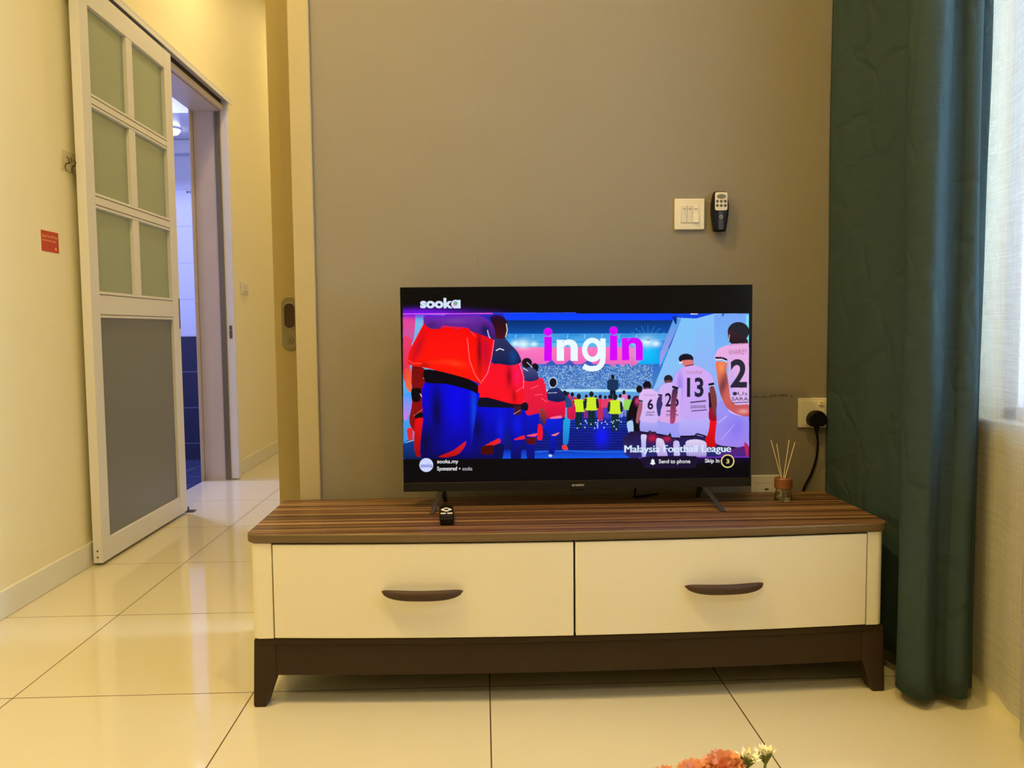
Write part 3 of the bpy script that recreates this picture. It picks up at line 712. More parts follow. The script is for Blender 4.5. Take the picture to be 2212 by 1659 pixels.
    # --- distant small players and officials
    def tiny(x, y, h, top, bot, hair=(30, 20, 30)):
        w_ = h*0.17
        poly([(x-w_*.55, y+h*.52), (x+w_*.55, y+h*.52), (x+w_*.5, y+h), (x+w_*.1, y+h), (x, y+h*.65), (x-w_*.1, y+h), (x-w_*.5, y+h)], bot, smooth=1)
        poly([(x-w_, y+h*.2), (x+w_, y+h*.2), (x+w_*1.1, y+h*.5), (x+w_*.7, y+h*.55), (x-w_*.7, y+h*.55), (x-w_*1.1, y+h*.5)], top, smooth=1)
        ell(x, y+h*.09, h*.065, h*.085, hair)
    tiny(1319, 808, 62, (20, 50, 90), (10, 25, 55))
    for x, y, h, a, b in ((1262, 851, 50, (215, 40, 80), (150, 40, 120)), (1292, 851, 56, (230, 40, 80), (200, 40, 80)), (1312, 852, 50, (225, 50, 90), (60, 60, 190)), (1343, 842, 55, (225, 130, 190), (120, 130, 215)), (1232, 846, 60, (215, 30, 70), (30, 60, 200)), (1222, 845, 62, (60, 90, 170), (70, 170, 225)), (1303, 853, 48, (225, 60, 110), (80, 60, 190)), (1335, 850, 50, (190, 210, 240), (130, 150, 230)), (1282, 853, 46, (230, 60, 90), (60, 60, 180))):
        tiny(x, y, h, a, b)
    for x, y, h in ((1246, 849, 72), (1273, 844, 75), (1324, 850, 78)):
        tiny(x, y, h, (205, 235, 40), (8, 40, 50), (15, 30, 30)); poly([(x-h*.19, y+h*.24), (x-h*.13, y+h*.22), (x-h*.15, y+h*.5), (x-h*.22, y+h*.45)], (10, 35, 50)); poly([(x+h*.19, y+h*.24), (x+h*.13, y+h*.22), (x+h*.15, y+h*.5), (x+h*.22, y+h*.45)], (10, 35, 50))
    tiny(1354, 852, 60, (150, 215, 90), (10, 60, 90))
    for k in range(26): ell(1240+rng.random()*100, 905+rng.random()*22, 1.4, 1.6, (190, 225, 250), 0.8)
    # --- the title word over the stands
    word('i', 1171, 708, 1189.5, 779, (215, 0, 250), 0.035); word('n', 1199, 733, 1244, 779, (235, 250, 255), 0.03)
    stroke([(1275.5+17*math.cos(2*PI*k/28), 755.5+20.5*math.sin(2*PI*k/28)) for k in range(29)], 11, (235, 250, 255)); stroke([(1298, 731), (1298, 770), (1297, 782), (1292.5, 790), (1285, 795), (1275, 796.5), (1265, 795), (1256, 790)], 11.5, (235, 250, 255)); [ell(1275.5+17*math.cos(2*PI*k/28), 755.5+20.5*math.sin(2*PI*k/28), 5.5, 5.5, (235, 250, 255)) for k in range(28)]; [ell(x_, y_, 5.7, 5.7, (235, 250, 255)) for x_, y_ in ((1298, 770), (1297, 782), (1292.5, 790), (1285, 795), (1275, 796.5), (1265, 795))]; word('i', 1312, 705, 1330, 778, (215, 0, 250), 0.035); word('n', 1339, 729, 1384, 778, (215, 0, 250), 0.03)
    # --- red jacket players, far to near
    def back_player(S_):
        for kind, pts, a, b in S_: poly(pts, a, b) if kind == 'p' else None
    # fifth
    poly(c5((2110, 1400), (2170, 1480), (2205, 1560), (2200, 1700), (2100, 1700)), (225, 30, 90), (200, 20, 70)); ell(860+2070/5.821, 610+1390/5.821, 5, 6.5, (20, 20, 40))
    poly(c5((2040, 1420), (2110, 1430), (2160, 1500), (2160, 1560), (2080, 1560)), (40, 70, 130))
    poly(c7((2060, 320), (2135, 320), (2130, 440), (2110, 620), (2050, 620), (2050, 440)), (30, 165, 225), (20, 120, 210)); poly(c7((2040, 640), (2090, 640), (2110, 700), (2040, 690)), (235, 60, 60))
    # fourth
    ell(860+1925/5.821, 610+1255/5.821, 9.5, 11.5, (190, 215, 245)); ell(860+1925/5.821, 610+1255/5.821, 7.8, 9.8, (18, 14, 30))
    poly(c7((1850, 300), (2030, 300), (2020, 480), (1960, 560), (1940, 740), (1870, 740), (1880, 520), (1800, 420)), (0, 30, 225), (0, 10, 130))
    poly(c5((1860, 1480), (2060, 1480), (2080, 1560), (2060, 1690), (1850, 1700), (1840, 1560)), (240, 20, 70), (205, 10, 60))
    poly(c5((1870, 1340), (1985, 1320), (2060, 1390), (2085, 1470), (1990, 1500), (1850, 1470), (1845, 1400)), (30, 45, 105), (15, 25, 80)); stroke(c5((1860, 1385), (1975, 1380)), 1.2, (200, 200, 230))
    poly(c7((1900, 290), (2020, 270), (2030, 300), (1900, 310)), (255, 110, 150)); poly(c7((1910, 510), (2005, 480), (1960, 520), (1915, 522)), (240, 120, 130)); ell(860+1890/5.821, 850+770/5.821, 4, 3, (200, 200, 230))
    # third pair
    ell(860+1600/5.821, 610+1010/5.821, 11, 11, (16, 12, 24)); ell(860+1700/5.821, 610+1070/5.821, 8, 10, (20, 10, 24))
    poly(c7((1600, 200), (1740, 210), (1740, 520), (1700, 560), (1690, 810), (1600, 810), (1590, 560)), (0, 15, 210), (0, 10, 95))
    poly(c7((1330, 160), (1590, 200), (1590, 480), (1560, 560), (1530, 640), (1520, 810), (1400, 810), (1400, 600), (1330, 400)), (0, 10, 200), (0, 6, 90))
    blob(860+1480/5.821, 850+400/5.821, 12, 26, (0, 20, 235), 0.8); poly(c7((1445, 560), (1560, 515), (1570, 560), (1450, 572)), (230, 30, 40)); poly(c7((1590, 560), (1700, 540), (1700, 630), (1610, 620)), (90, 10, 20)); poly(c7((1590, 520), (1725, 490), (1700, 530)), (255, 80, 120))
    poly(c7((1740, 380), (1790, 400), (1790, 560), (1730, 565)), (250, 15, 40)); poly(c5((1560, 1210), (1790, 1200), (1850, 1400), (1850, 1620), (1720, 1640), (1600, 1660), (1560, 1500)), (245, 25, 60), (225, 20, 60))
    poly(c5((1555, 1100), (1640, 1060), (1720, 1110), (1745, 1210), (1650, 1240), (1560, 1220)), (70, 75, 130), (30, 30, 90)); stroke(c5((1555, 1075), (1615, 1110)), 1.5, (225, 225, 245)); stroke(c5((1600, 1000), (1670, 1065)), 1.5, (190, 200, 230))
    for q in (((1740, 1290), (1650, 1330)), ((1700, 1410), (1790, 1400)), ((1780, 1450), (1850, 1500))): stroke(c5(*q), 1.2, (255, 130, 160), 0.6)
    poly(c7((1760, 180), (1810, 190), (1845, 300), (1815, 390), (1785, 330), (1755, 270)), (160, 60, 60), (90, 20, 30))
    # second
    poly(c7((960, 140), (1330, 180), (1325, 420), (1300, 620), (1240, 640), (1190, 810), (880, 810), (900, 500)), (0, 5, 225), (0, 4, 60))
    blob(860+980/5.821, 850+420/5.821, 16, 40, (0, 0, 60), 0.85); blob(860+1270/5.821, 850+430/5.821, 9, 36, (0, 30, 240), 0.7)
    poly(c7((1060, 650), (1240, 555), (1270, 570), (1260, 610), (1150, 650)), (230, 30, 35)); poly(c7((1040, 650), (1210, 640), (1200, 740), (1040, 750)), (70, 4, 6)); poly(c7((1190, 640), (1310, 630), (1290, 810), (1190, 810)), (0, 6, 80))
    poly(c7((980, 20), (1300, 60), (1600, 110), (1600, 210), (1480, 175), (1300, 170), (970, 150)), (10, 8, 30))
    poly(c5((1170, 1000), (1500, 1000), (1560, 1200), (1560, 1420), (1540, 1520), (1380, 1510), (1120, 1440), (980, 1430), (1000, 1280)), (250, 10, 40), (250, 15, 30))
    blob(860+1380/5.821, 610+1180/5.821, 7, 26, (110, 0, 20), 0.75); blob(860+1440/5.821, 610+1420/5.821, 6, 18, (120, 0, 15), 0.6); blob(860+1480/5.821, 610+1160/5.821, 10, 24, (255, 20, 100), 0.8)
    stroke(c5((1505, 1010), (1560, 1190), (1555, 1330)), 1.6, (255, 140, 190), 0.8); stroke(c5((1460, 1370), (1550, 1310)), 1.5, (255, 100, 140), 0.7)
    poly(c5((1200, 690), (1330, 710), (1400, 780), (1490, 880), (1530, 1000), (1400, 1040), (1260, 1020), (1170, 1000)), (45, 50, 95), (8, 25, 75)); blob(860+1430/5.821, 610+930/5.821, 9, 16, (0, 70, 150), 0.8)
    stroke(c5((1215, 855), (1265, 830), (1315, 850)), 2.0, (235, 235, 250))
    poly(c5((1140, 440), (1220, 412), (1320, 440), (1360, 540), (1350, 680), (1290, 710), (1210, 690), (1190, 560)), (18, 6, 22), (70, 10, 24)); stroke(c5((1345, 520), (1358, 600), (1335, 690)), 1.8, (240, 230, 220), 0.9)
    poly(c7((1450, 150), (1520, 150), (1525, 240), (1480, 270), (1440, 240)), (60, 20, 30)); stroke(c7((1435, 250), (1520, 200)), 1.4, (240, 140, 150), 0.8)
    # first, largest
    poly(c5((60, 700), (160, 700), (175, 760), (130, 1200), (70, 1200)), (235, 60, 110), (220, 40, 60)); poly(c5((80, 1100), (150, 1050), (170, 1200), (160, 1370), (100, 1300)), (240, 60, 60), (240, 110, 60))
    poly(c5((60, 1420), (170, 1380), (180, 1500), (120, 1700), (70, 1700)), (40, 160, 250), (200, 120, 230))
    poly(c7((80, 590), (330, 560), (330, 820), (80, 820)), (5, 60, 150), (2, 14, 60)); stroke(c7((90, 600), (210, 565)), 1.8, (120, 200, 245))
    poly(c5((175, 1050), (330, 1080), (340, 1200), (330, 1700), (250, 1900), (160, 1800), (140, 1700), (175, 1500)), (120, 6, 8), (150, 8, 16))
    poly(c5((170, 1330), (290, 1330), (270, 1480), (180, 1480)), (6, 2, 8)); poly(c7((215, 230), (330, 235), (330, 300), (215, 295)), (8, 2, 8)); stroke(c7((190, 270), (330, 170)), 1.6, (230, 110, 100), 0.6)
    poly(c7((215, 320), (340, 310), (330, 560), (290, 760), (230, 770), (200, 640)), (235, 8, 14), (150, 4, 8)); poly(c7((110, 430), (180, 420), (180, 560), (130, 570)), (225, 40, 50)); stroke(c5((320, 1190), (350, 1230)), 3, (250, 230, 240)); stroke(c5((275, 1390), (330, 1480)), 2.4, (245, 190, 200), 0.8)
    poly(c5((340, 1240), (980, 1360), (985, 1500), (955, 1700), (910, 2050), (880, 2200), (300, 2215), (310, 1700)), (0, 0, 225), (0, 0, 120)); first = LAST[0]
    blob(860+480/5.821, 850+200/5.821, 15, 70, (0, 0, 45), 0.95, first); blob(860+340/5.821, 850+600/5.821, 22, 50, (0, 0, 40), 0.9, first); blob(860+720/5.821, 850+120/5.821, 24, 60, (0, 0, 245), 0.7, first); blob(860+940/5.821, 850+200/5.821, 7, 60, (0, 70, 235), 0.8, first); blob(860+600/5.821, 850+780/5.821, 60, 12, (0, 0, 25), 0.8, first)
    poly(c7((500, 775), (680, 700), (790, 620), (845, 585), (820, 660), (740, 750), (600, 785)), (225, 25, 30), (180, 10, 16))
    poly(c5((335, 1090), (640, 1130), (860, 1200), (985, 1290), (985, 1390), (900, 1350), (600, 1270), (345, 1250)), (4, 2, 14))
    poly(c5((330, 500), (1020, 600), (1160, 690), (1195, 760), (1160, 960), (1100, 1150), (1040, 1270), (880, 1210), (640, 1140), (300, 1060), (170, 1040), (125, 990), (150, 850), (250, 650), (320, 520)), (250, 0, 5), (255, 20, 5)); jk = LAST[0]
    blob(860+1010/5.821, 610+860/5.821, 6, 48, (70, 0, 16), 0.85, jk); blob(860+1090/5.821, 610+850/5.821, 12, 44, (190, 0, 50), 0.8, jk); blob(860+250/5.821, 610+820/5.821, 9, 40, (185, 5, 35), 0.8, jk, 0.4); blob(860+330/5.821, 610+1030/5.821, 12, 8, (150, 0, 4), 0.6, jk)
    blob(860+700/5.821, 610+1010/5.821, 26, 7, (255, 70, 30), 0.55, jk, 0.2); blob(860+500/5.821, 610+1000/5.821, 30, 5, (255, 50, 10), 0.5, jk)
    stroke(c5((860, 700), (890, 980), (950, 1150), (1035, 1265)), 1.5, (255, 120, 130), 0.8); stroke(c5((1195, 700), (1160, 950), (1110, 1140), (1040, 1240)), 1.6, (255, 110, 170), 0.9); stroke(c5((130, 970), (180, 1010), (300, 1015)), 1.6, (255, 90, 60), 0.8); stroke(c5((900, 610), (960, 680)), 2.4, (255, 70, 90), 0.7)
    poly(c5((330, 418), (560, 415), (800, 410), (980, 415), (1090, 450), (1180, 540), (1210, 640), (1200, 720), (1120, 690), (1010, 650), (900, 610), (860, 560), (740, 560), (560, 545), (520, 585), (400, 580), (330, 520)), (115, 40, 170), (50, 20, 95)); hd = LAST[0]
    blob(860+1080/5.821, 610+600/5.821, 12, 16, (5, 18, 90), 0.9, hd); blob(860+720/5.821, 610+480/5.821, 30, 8, (125, 70, 170), 0.5, hd); blob(860+420/5.821, 610+540/5.821, 14, 10, (60, 20, 90), 0.6, hd); stroke(c5((540, 560), (650, 560), (740, 580), (850, 550)), 1.4, (120, 50, 150), 0.8); stroke(c5((1110, 600), (1130, 680), (1150, 700)), 2.0, (190, 210, 250), 0.9)
    # --- white shirted players on the right
    SK = (120, 62, 70); SHIRT = (205, 180, 245); SH2 = (175, 150, 240); DK = (16, 12, 26)
    # player in dark at far left of this row
    poly(c8((700, 40), (770, 40), (770, 300), (770, 640), (700, 640), (690, 300), (640, 380), (610, 360), (640, 200)), (14, 6, 16)); ell(1240+772/5.672, 610+1305/5.672, 7, 8, (20, 10, 24)); blob(1240+745/5.672, 850+90/5.672, 5, 8, (230, 60, 130), 0.9)
    poly(c8((620, 350), (690, 330), (700, 470), (640, 470)), (170, 205, 245)); poly(c8((660, 500), (720, 500), (715, 640), (670, 640)), (190, 200, 240))
    def lower(pts, a=SHIRT, b=SH2): poly(pts, a, b)
    poly(c8((660, 460), (1740, 520), (1740, 790), (660, 790)), (30, 14, 60), (40, 40, 120)); blob(1240+930/5.672, 850+540/5.672, 10, 8, (215, 20, 50), 0.8); blob(1240+1110/5.672, 850+550/5.672, 10, 7, (200, 30, 60), 0.8)
    # number 6
    ell(1240+868/5.672, 610+1260/5.672, 9.0, 9.5, DK); poly(c6((835, 1290), (900, 1290), (905, 1320), (835, 1320)), SK, smooth=1)
    poly(c8((795, 310), (1000, 310), (985, 460), (900, 470), (890, 440), (880, 465), (785, 460)), (185, 180, 245), (150, 150, 235)); stroke(c8((780, 462), (885, 478), (900, 450), (920, 470), (985, 472)), 2.4, DK)
    poly(c6((830, 1310), (910, 1305), (990, 1345), (1015, 1400), (1000, 1700), (780, 1690), (800, 1470), (765, 1440), (780, 1360)), (225, 185, 245), SHIRT)
    stroke(c6((765, 1440), (815, 1455)), 3, DK); poly(c6((775, 1470), (810, 1470), (805, 1560), (760, 1720), (730, 1700), (745, 1580)), (160, 90, 110)); word('6', 1240+872/5.672, 610+1425/5.672, 1240+942/5.672, 610+1555/5.672, (25, 22, 50), 0.03); word('ELAN KUAN', 1240+832/5.672, 610+1368/5.672, 1240+970/5.672, 610+1388/5.672, (150, 110, 150), 0)
    word('SABAH', 1240+850/5.672, 610+1605/5.672, 1240+960/5.672, 610+1632/5.672, (60, 50, 90), 0.01); stroke(c6((855, 1590), (960, 1585)), 2.0, (70, 60, 100), 0.8)
    for x, w_ in ((795, 65),): poly(c8((x, 500), (x+w_, 505), (x+w_-8, 590), (x+w_-10, 790), (x+12, 790), (x, 590)), (215, 205, 245), (150, 160, 235)); 
    # number 26
    ell(1240+1128/5.672, 610+1185/5.672, 9.5, 9.5, (30, 30, 45)); poly(c6((1090, 1200), (1165, 1200), (1170, 1240), (1090, 1240)), SK, smooth=1)
    poly(c8((1010, 320), (1270, 320), (1270, 540), (1160, 540), (1150, 470), (1120, 510), (980, 490), (1000, 380)), (165, 160, 245), (150, 150, 240)); stroke(c8((975, 490), (1125, 518), (1150, 490), (1160, 540), (1270, 545)), 3, DK)
    poly(c6((1090, 1235), (1170, 1225), (1250, 1260), (1290, 1340), (1280, 1700), (1010, 1690), (1055, 1500), (1050, 1390), (1000, 1370), (1030, 1280)), SHIRT, (220, 165, 230))
    stroke(c6((1000, 1372), (1055, 1385)), 3.4, DK); poly(c6((1005, 1400), (1050, 1400), (1040, 1500), (1030, 1620), (1000, 1630), (980, 1500)), (70, 40, 90), (30, 60, 130))
    word('26', 1240+1088/5.672, 610+1350/5.672, 1240+1255/5.672, 610+1520/5.672, (25, 20, 50), 0.02); word('SABAH', 1240+1100/5.672, 610+1605/5.672, 1240+1250/5.672, 610+1635/5.672, (110, 50, 100), 0.01); stroke(c6((1105, 1575), (1235, 1570)), 2.6, (60, 40, 80), 0.9)
    poly(c8((985, 545), (1060, 560), (1090, 640), (1120, 790), (1010, 790), (975, 660)), (225, 210, 245), (170, 150, 225)); poly(c8((1190, 590), (1260, 590), (1265, 790), (1200, 790)), (200, 190, 240))
    # number 13
    poly(c8((1600, 300), (1720, 300), (1715, 640), (1600, 640), (1580, 560)), (245, 15, 25), (190, 5, 14)); poly(c8((1620, 90), (1660, 80), (1740, 210), (1720, 330), (1630, 310)), (170, 20, 50), (150, 10, 30)); poly(c8((1605, 0), (1650, 0), (1660, 150), (1625, 180)), (40, 20, 30))
    poly(c8((1285, 280), (1620, 290), (1600, 520), (1480, 510), (1470, 490), (1450, 520), (1270, 520)), (190, 180, 250), (165, 155, 240)); stroke(c8((1270, 525), (1455, 520), (1475, 490), (1590, 525)), 3.6, DK); poly(c8((1340, 590), (1470, 560), (1590, 600), (1580, 790), (1370, 790)), (225, 210, 245), (150, 140, 215))
    poly(c6((1330, 1020), (1450, 1010), (1560, 1060), (1640, 1120), (1690, 1230), (1630, 1280), (1610, 1250), (1610, 1650), (1280, 1650), (1290, 1300), (1230, 1310), (1180, 1280), (1230, 1110)), (215, 170, 245), (195, 165, 245)); sh = LAST[0]
    blob(1240+1270/5.672, 610+1250/5.672, 8, 30, (140, 120, 235), 0.8, sh); blob(1240+1500/5.672, 610+1330/5.672, 14, 20, (190, 160, 250), 0.5, sh)
    ell(1240+1345/5.672, 610+935/5.672, 16, 11, (20, 18, 36)); poly(c6((1290, 960), (1420, 950), (1440, 1010), (1330, 1030)), (220, 120, 120)); stroke(c6((1260, 990), (1300, 975)), 3.0, (245, 235, 235)); stroke(c6((1330, 1025), (1440, 1005)), 2, (70, 40, 60))
    stroke(c6((1175, 1275), (1250, 1300)), 5, DK); stroke(c6((1620, 1255), (1690, 1240)), 5.5, DK); stroke(c6((1620, 1272), (1690, 1262)), 1.6, (230, 225, 250))
    poly(c6((1180, 1310), (1245, 1320), (1225, 1450), (1210, 1700), (1150, 1720), (1155, 1500)), (60, 40, 70), (170, 70, 110)); poly(c6((1635, 1285), (1685, 1275), (1720, 1400), (1725, 1600), (1690, 1640), (1650, 1450)), (130, 60, 60), (110, 50, 60))
    word('ZUASYRAF', 1240+1345/5.672, 610+1085/5.672, 1240+1550/5.672, 610+1125/5.672, (190, 120, 150), 0.01, lean=-0.5)
    word('13', 1240+1355/5.672, 610+1165/5.672, 1240+1560/5.672, 610+1405/5.672, (35, 30, 55), 0.03); stroke(c6((1395, 1470), (1590, 1450)), 3.2, (50, 40, 70), 0.9); word('SARAWAK', 1240+1400/5.672, 610+1500/5.672, 1240+1590/5.672, 610+1545/5.672, (60, 50, 85), 0.01, lean=-0.3); stroke(c6((1410, 1575), (1600, 1560)), 2.4, (60, 50, 85), 0.9)
    # number 2, near right
    poly(c8((1745, 100), (2120, 130), (2110, 640), (2060, 660), (1860, 650), (1705, 600), (1720, 350)), (150, 150, 245), (160, 130, 235)); blob(1240+1960/5.672, 850+420/5.672, 24, 30, (130, 110, 240), 0.7); stroke(c8((1740, 360), (1850, 270)), 2, (200, 210, 250), 0.7); stroke(c8((1780, 560), (1940, 380)), 2, (190, 190, 250), 0.6)
    poly(c8((1760, 640), (2060, 670), (2070, 700), (1990, 720), (1860, 700)), (18, 10, 30)); poly(c8((1850, 700), (2110, 640), (2105, 790), (1720, 790)), (90, 30, 110), (70, 40, 140)); poly(c8((2060, 600), (2110, 640), (2110, 760), (2080, 760)), (190, 30, 90))
    poly(c6((1890, 760), (2130, 745), (2145, 900), (2120, 1600), (1880, 1590), (1850, 1380), (1860, 960), (1700, 950), (1740, 820)), (235, 170, 225), (215, 185, 245)); s2 = LAST[0]
    blob(1240+1900/5.672, 610+1250/5.672, 9, 50, (180, 165, 245), 0.6, s2)
    ell(1240+1990/5.672, 610+605/5.672, 23.5, 21, (30, 30, 40)); poly(c6((1860, 600), (1890, 580), (2090, 690), (2090, 745), (1900, 745), (1865, 690)), (60, 30, 38), (30, 18, 26)); stroke(c6((1900, 748), (2110, 738)), 2.4, (40, 22, 34)); stroke(c6((1870, 720), (1880, 640)), 1.6, (225, 210, 225), 0.8)
    stroke(c6((1705, 925), (1790, 925), (1850, 950)), 4.0, DK); stroke(c6((1705, 948), (1790, 944), (1850, 975)), 1.8, (250, 225, 235)); stroke(c6((1880, 770), (2110, 750)), 1.4, (190, 120, 150), 0.8)
    poly(c6((1715, 970), (1845, 985), (1840, 1080), (1870, 1250), (1890, 1420), (1960, 1500), (2120, 1500), (2125, 1640), (1980, 1620), (1840, 1530), (1760, 1350), (1720, 1100)), (235, 120, 80), (190, 80, 90)); arm = LAST[0]
    blob(1240+1800/5.672, 610+1250/5.672, 11, 36, (90, 45, 70), 0.85, arm, 0.3); blob(1240+2050/5.672, 610+1580/5.672, 14, 6, (250, 170, 170), 0.7, arm); blob(1240+1780/5.672, 610+1040/5.672, 8, 14, (255, 150, 90), 0.7, arm)
    word('KHAIRIEY', 1240+1875/5.672, 610+822/5.672, 1240+2095/5.672, 610+885/5.672, (165, 105, 130), 0.0, lean=-0.6)
    word('2', 1240+1890/5.672, 610+940/5.672, 1240+2095/5.672, 610+1290/5.672, (40, 36, 52), 0.03); ell(1240+1945/5.672, 610+1363/5.672, 5, 4, (50, 45, 70)); word('Us', 1240+1980/5.672, 610+1340/5.672, 1240+2100/5.672, 610+1385/5.672, (70, 60, 90), 0.0)
    word('SARA', 1240+1905/5.672, 610+1405/5.672, 1240+2110/5.672, 610+1450/5.672, (70, 55, 80), 0.01); stroke(c6((1910, 1475), (2110, 1468)), 2.6, (80, 60, 85), 0.8)
    # --- letterbox bands, glow line, interface lettering
    rect(860, 600, 1630, 677.5, (6, 5, 5)); [blob(880+k*20, 679, 26, 9+2*math.sin(k*0.7), (95, 10, 190), 0.55*(1-k/11)) for k in range(11)]; blob(900, 676, 90, 9, (120, 10, 240), 0.8); rect(860, 600, 1630, 640, (6, 5, 5), al=0.6)
    stroke([(870, 678.5), (1062, 677.5)], 2.0, (235, 90, 240)); stroke([(1062, 677), (1240, 676)], 1.6, (40, 80, 250))
    rect(860, 988.5, 1630, 1060, (2, 2, 8)); stroke([(1375, 988.5), (1612, 987)], 2.2, (130, 50, 215)); blob(1500, 992, 120, 8, (40, 15, 80), 0.5)
    rect(860, 610, 871.2, 1060, (6, 10, 8)); rect(1613.5, 600, 1630, 1060, (6, 10, 14))
    word('sook', 908, 644.5, 977, 666.5, (215, 228, 255), 0.045); ell(983.2, 657.6, 9.4, 9.2, (215, 228, 255)); rect(987.5, 648.8, 993.6, 666.6, (215, 228, 255)); ell(983, 656, 4.6, 4.6, (60, 185, 140)); blob(981, 658, 3, 4, (235, 110, 130), 0.9)
    ell(920, 1001, 14.6, 14.8, (205, 215, 255)); word('sooka', 908, 997, 933, 1006, (70, 70, 190), 0.01)
    word('sooka.my', 943, 989.5, 988, 1000, (245, 245, 250), 0.008); word('Sponsored', 943, 1004.5, 985, 1015.5, (240, 240, 245), 0.012); ell(991, 1009, 1.6, 1.6, (220, 220, 230)); word('sooka', 997, 1005, 1018, 1013, (190, 195, 210), 0.0)
    [word('Malaysia Football League', 1343.7+q_, 961, 1573.3+q_, 981, (215, 232, 255), 0.0) for q_ in (0, 0.7, 1.4)]
    poly([(1384, 986), (1498, 985), (1498, 1004), (1492, 1010), (1396, 1011), (1385, 1004)], (22, 12, 48), smooth=1); poly([(1399, 1001), (1401, 999), (1402, 993), (1405, 990.5), (1408, 993), (1409, 999), (1410.5, 1001), (1407, 1002), (1405, 1004), (1403, 1002)], (235, 240, 250), smooth=1)
    word('Send to phone', 1418, 991.5, 1486, 1002.5, (245, 245, 250), 0.008); word('Skip in', 1518, 990.5, 1549, 1001.5, (245, 245, 250), 0.008)
    ell(1567, 996, 14.6, 14.6, (240, 225, 130)); ell(1567, 996, 12.3, 12.3, (10, 6, 22)); word('3', 1564, 991.5, 1570.5, 1001, (225, 205, 120), 0.03)
paint()
img = IMG.reshape(PH, SS, PW, SS, 3).mean((1, 3))
# screen mesh: a dense sheet whose vertices carry the picture's own emitted colours
tv = thing('television', 'flat black television standing on the cabinet showing a football advert', 'television', ((TX0+TX1)/2, TY, 0.431))
gy, gx = np.mgrid[0:PH, 0:PW]
SY = TY-0.0012
mx = TX0+0.0008+(gx/(PW-1))*(TX1-TX0-0.0016); mz = TZ1-0.0008-(gy/(PH-1))*(TZ1-TZ0-0.0016)
keep = int(PH*(1-0.045))                      # the lowest strip is the bezel
gy, gx, mx, mz = gy[:keep], gx[:keep], mx[:keep], mz[:keep]
vs = np.stack([mx, np.full_like(mx, SY), mz], -1).reshape(-1, 3).astype(np.float32)
idx = np.arange(keep*PW).reshape(keep, PW)
q = np.stack([idx[:-1, :-1], idx[1:, :-1], idx[1:, 1:], idx[:-1, 1:]], -1).reshape(-1, 4).astype(np.int32)
me = bpy.data.meshes.new('screen'); me.vertices.add(len(vs)); me.vertices.foreach_set('co', vs.ravel())
me.loops.add(q.size); me.loops.foreach_set('vertex_index', q.ravel()); me.polygons.add(len(q)); me.polygons.foreach_set('loop_start', np.arange(0, q.size, 4, dtype=np.int32)); me.update(calc_edges=True)
ca = me.color_attributes.new('picture', 'FLOAT_COLOR', 'POINT'); cc = np.ones((keep*PW, 4), np.float32); cc[:, :3] = img[:keep].reshape(-1, 3); ca.data.foreach_set('color', cc.ravel())
t = NT('lit_tv_screen'); t.base((0.004, 0.004, 0.005, 1)); at = t.add('ShaderNodeAttribute'); at.attribute_name = 'picture'; t.link(at.outputs['Color'], t.b.inputs['Emission Color']); t.set(Emission_Strength=1.0, Roughness=0.2, Specular_IOR_Level=0.06)
me.materials.append(t.m); scr = bpy.data.objects.new('screen', me); C.objects.link(scr); attach(scr, tv); scr['label'] = 'lit screen showing football players walking out'
obj('tv_housing', add_box(box_bm(TX0, TX1, TY-0.0008, TY+0.028, TZ0, TZ1), TX0+0.12, TX1-0.12, TY+0.028, TY+0.065, TZ0+0.03, TZ0+0.36), M['black_plastic'], tv, 0.0025)
obj('bottom_bezel', box_bm(TX0, TX1, TY-0.004, TY, TZ0+0.0005, TZ0+0.0245), M['tv_bezel'], tv, 0.001)
bm = new_bm(); add_box(bm, 0.236, 0.276, TY-0.004, TY+0.002, TZ0-0.004, TZ0+0.001); obj('sensor_bump', bm, M['black_plastic'], tv, 0.001)
obj('maker_logo', place_text('SKYWORTH', lambda u, v: (0.239+u, TY-0.0046, TZ0+0.0085+v), 0.033, 0.0055, 0.02), M['silver_plastic'], tv, smooth=False)
def tv_leg(xt, yt, xb, yb, name='leg'):
    bm = new_bm(); a = Vector((xt, yt, TZ0+0.002)); b = Vector((xb, yb, 0.4325))
    w1, w2 = 0.0085, 0.0060
    A = [bm.verts.new(a+Vector((dx*w1, dy*0.006, 0))) for dx, dy in ((-1, -1), (1, -1), (1, 1), (-1, 1))]
    B = [bm.verts.new(b+Vector((dx*w2, dy*0.005, 0))) for dx, dy in ((-1, -1), (1, -1), (1, 1), (-1, 1))]
    bm.faces.new(A); bm.faces.new(B[::-1])
    for k in range(4): bm.faces.new((A[k], A[(k+1) % 4], B[(k+1) % 4], B[k]))
    obj(name, bm, M['tv_leg'], tv, 0.0025)
tv_leg(-0.117, TY+0.006, -0.139, 2.14); tv_leg(-0.113, TY+0.018, -0.110, 2.292)
tv_leg(0.604, TY+0.006, 0.627, 2.107); tv_leg(0.600, TY+0.018, 0.606, 2.292)
obj('cable', add_tube(new_bm(), spline([(0.424, TY+0.045, TZ0+0.06), (0.424, TY+0.05, TZ0+0.0), (0.424, TY+0.06, 0.447), (0.43, TY+0.08, 0.4355), (0.50, 2.33, 0.4348)]), 0.0032, 8), M['black_plastic'], tv)

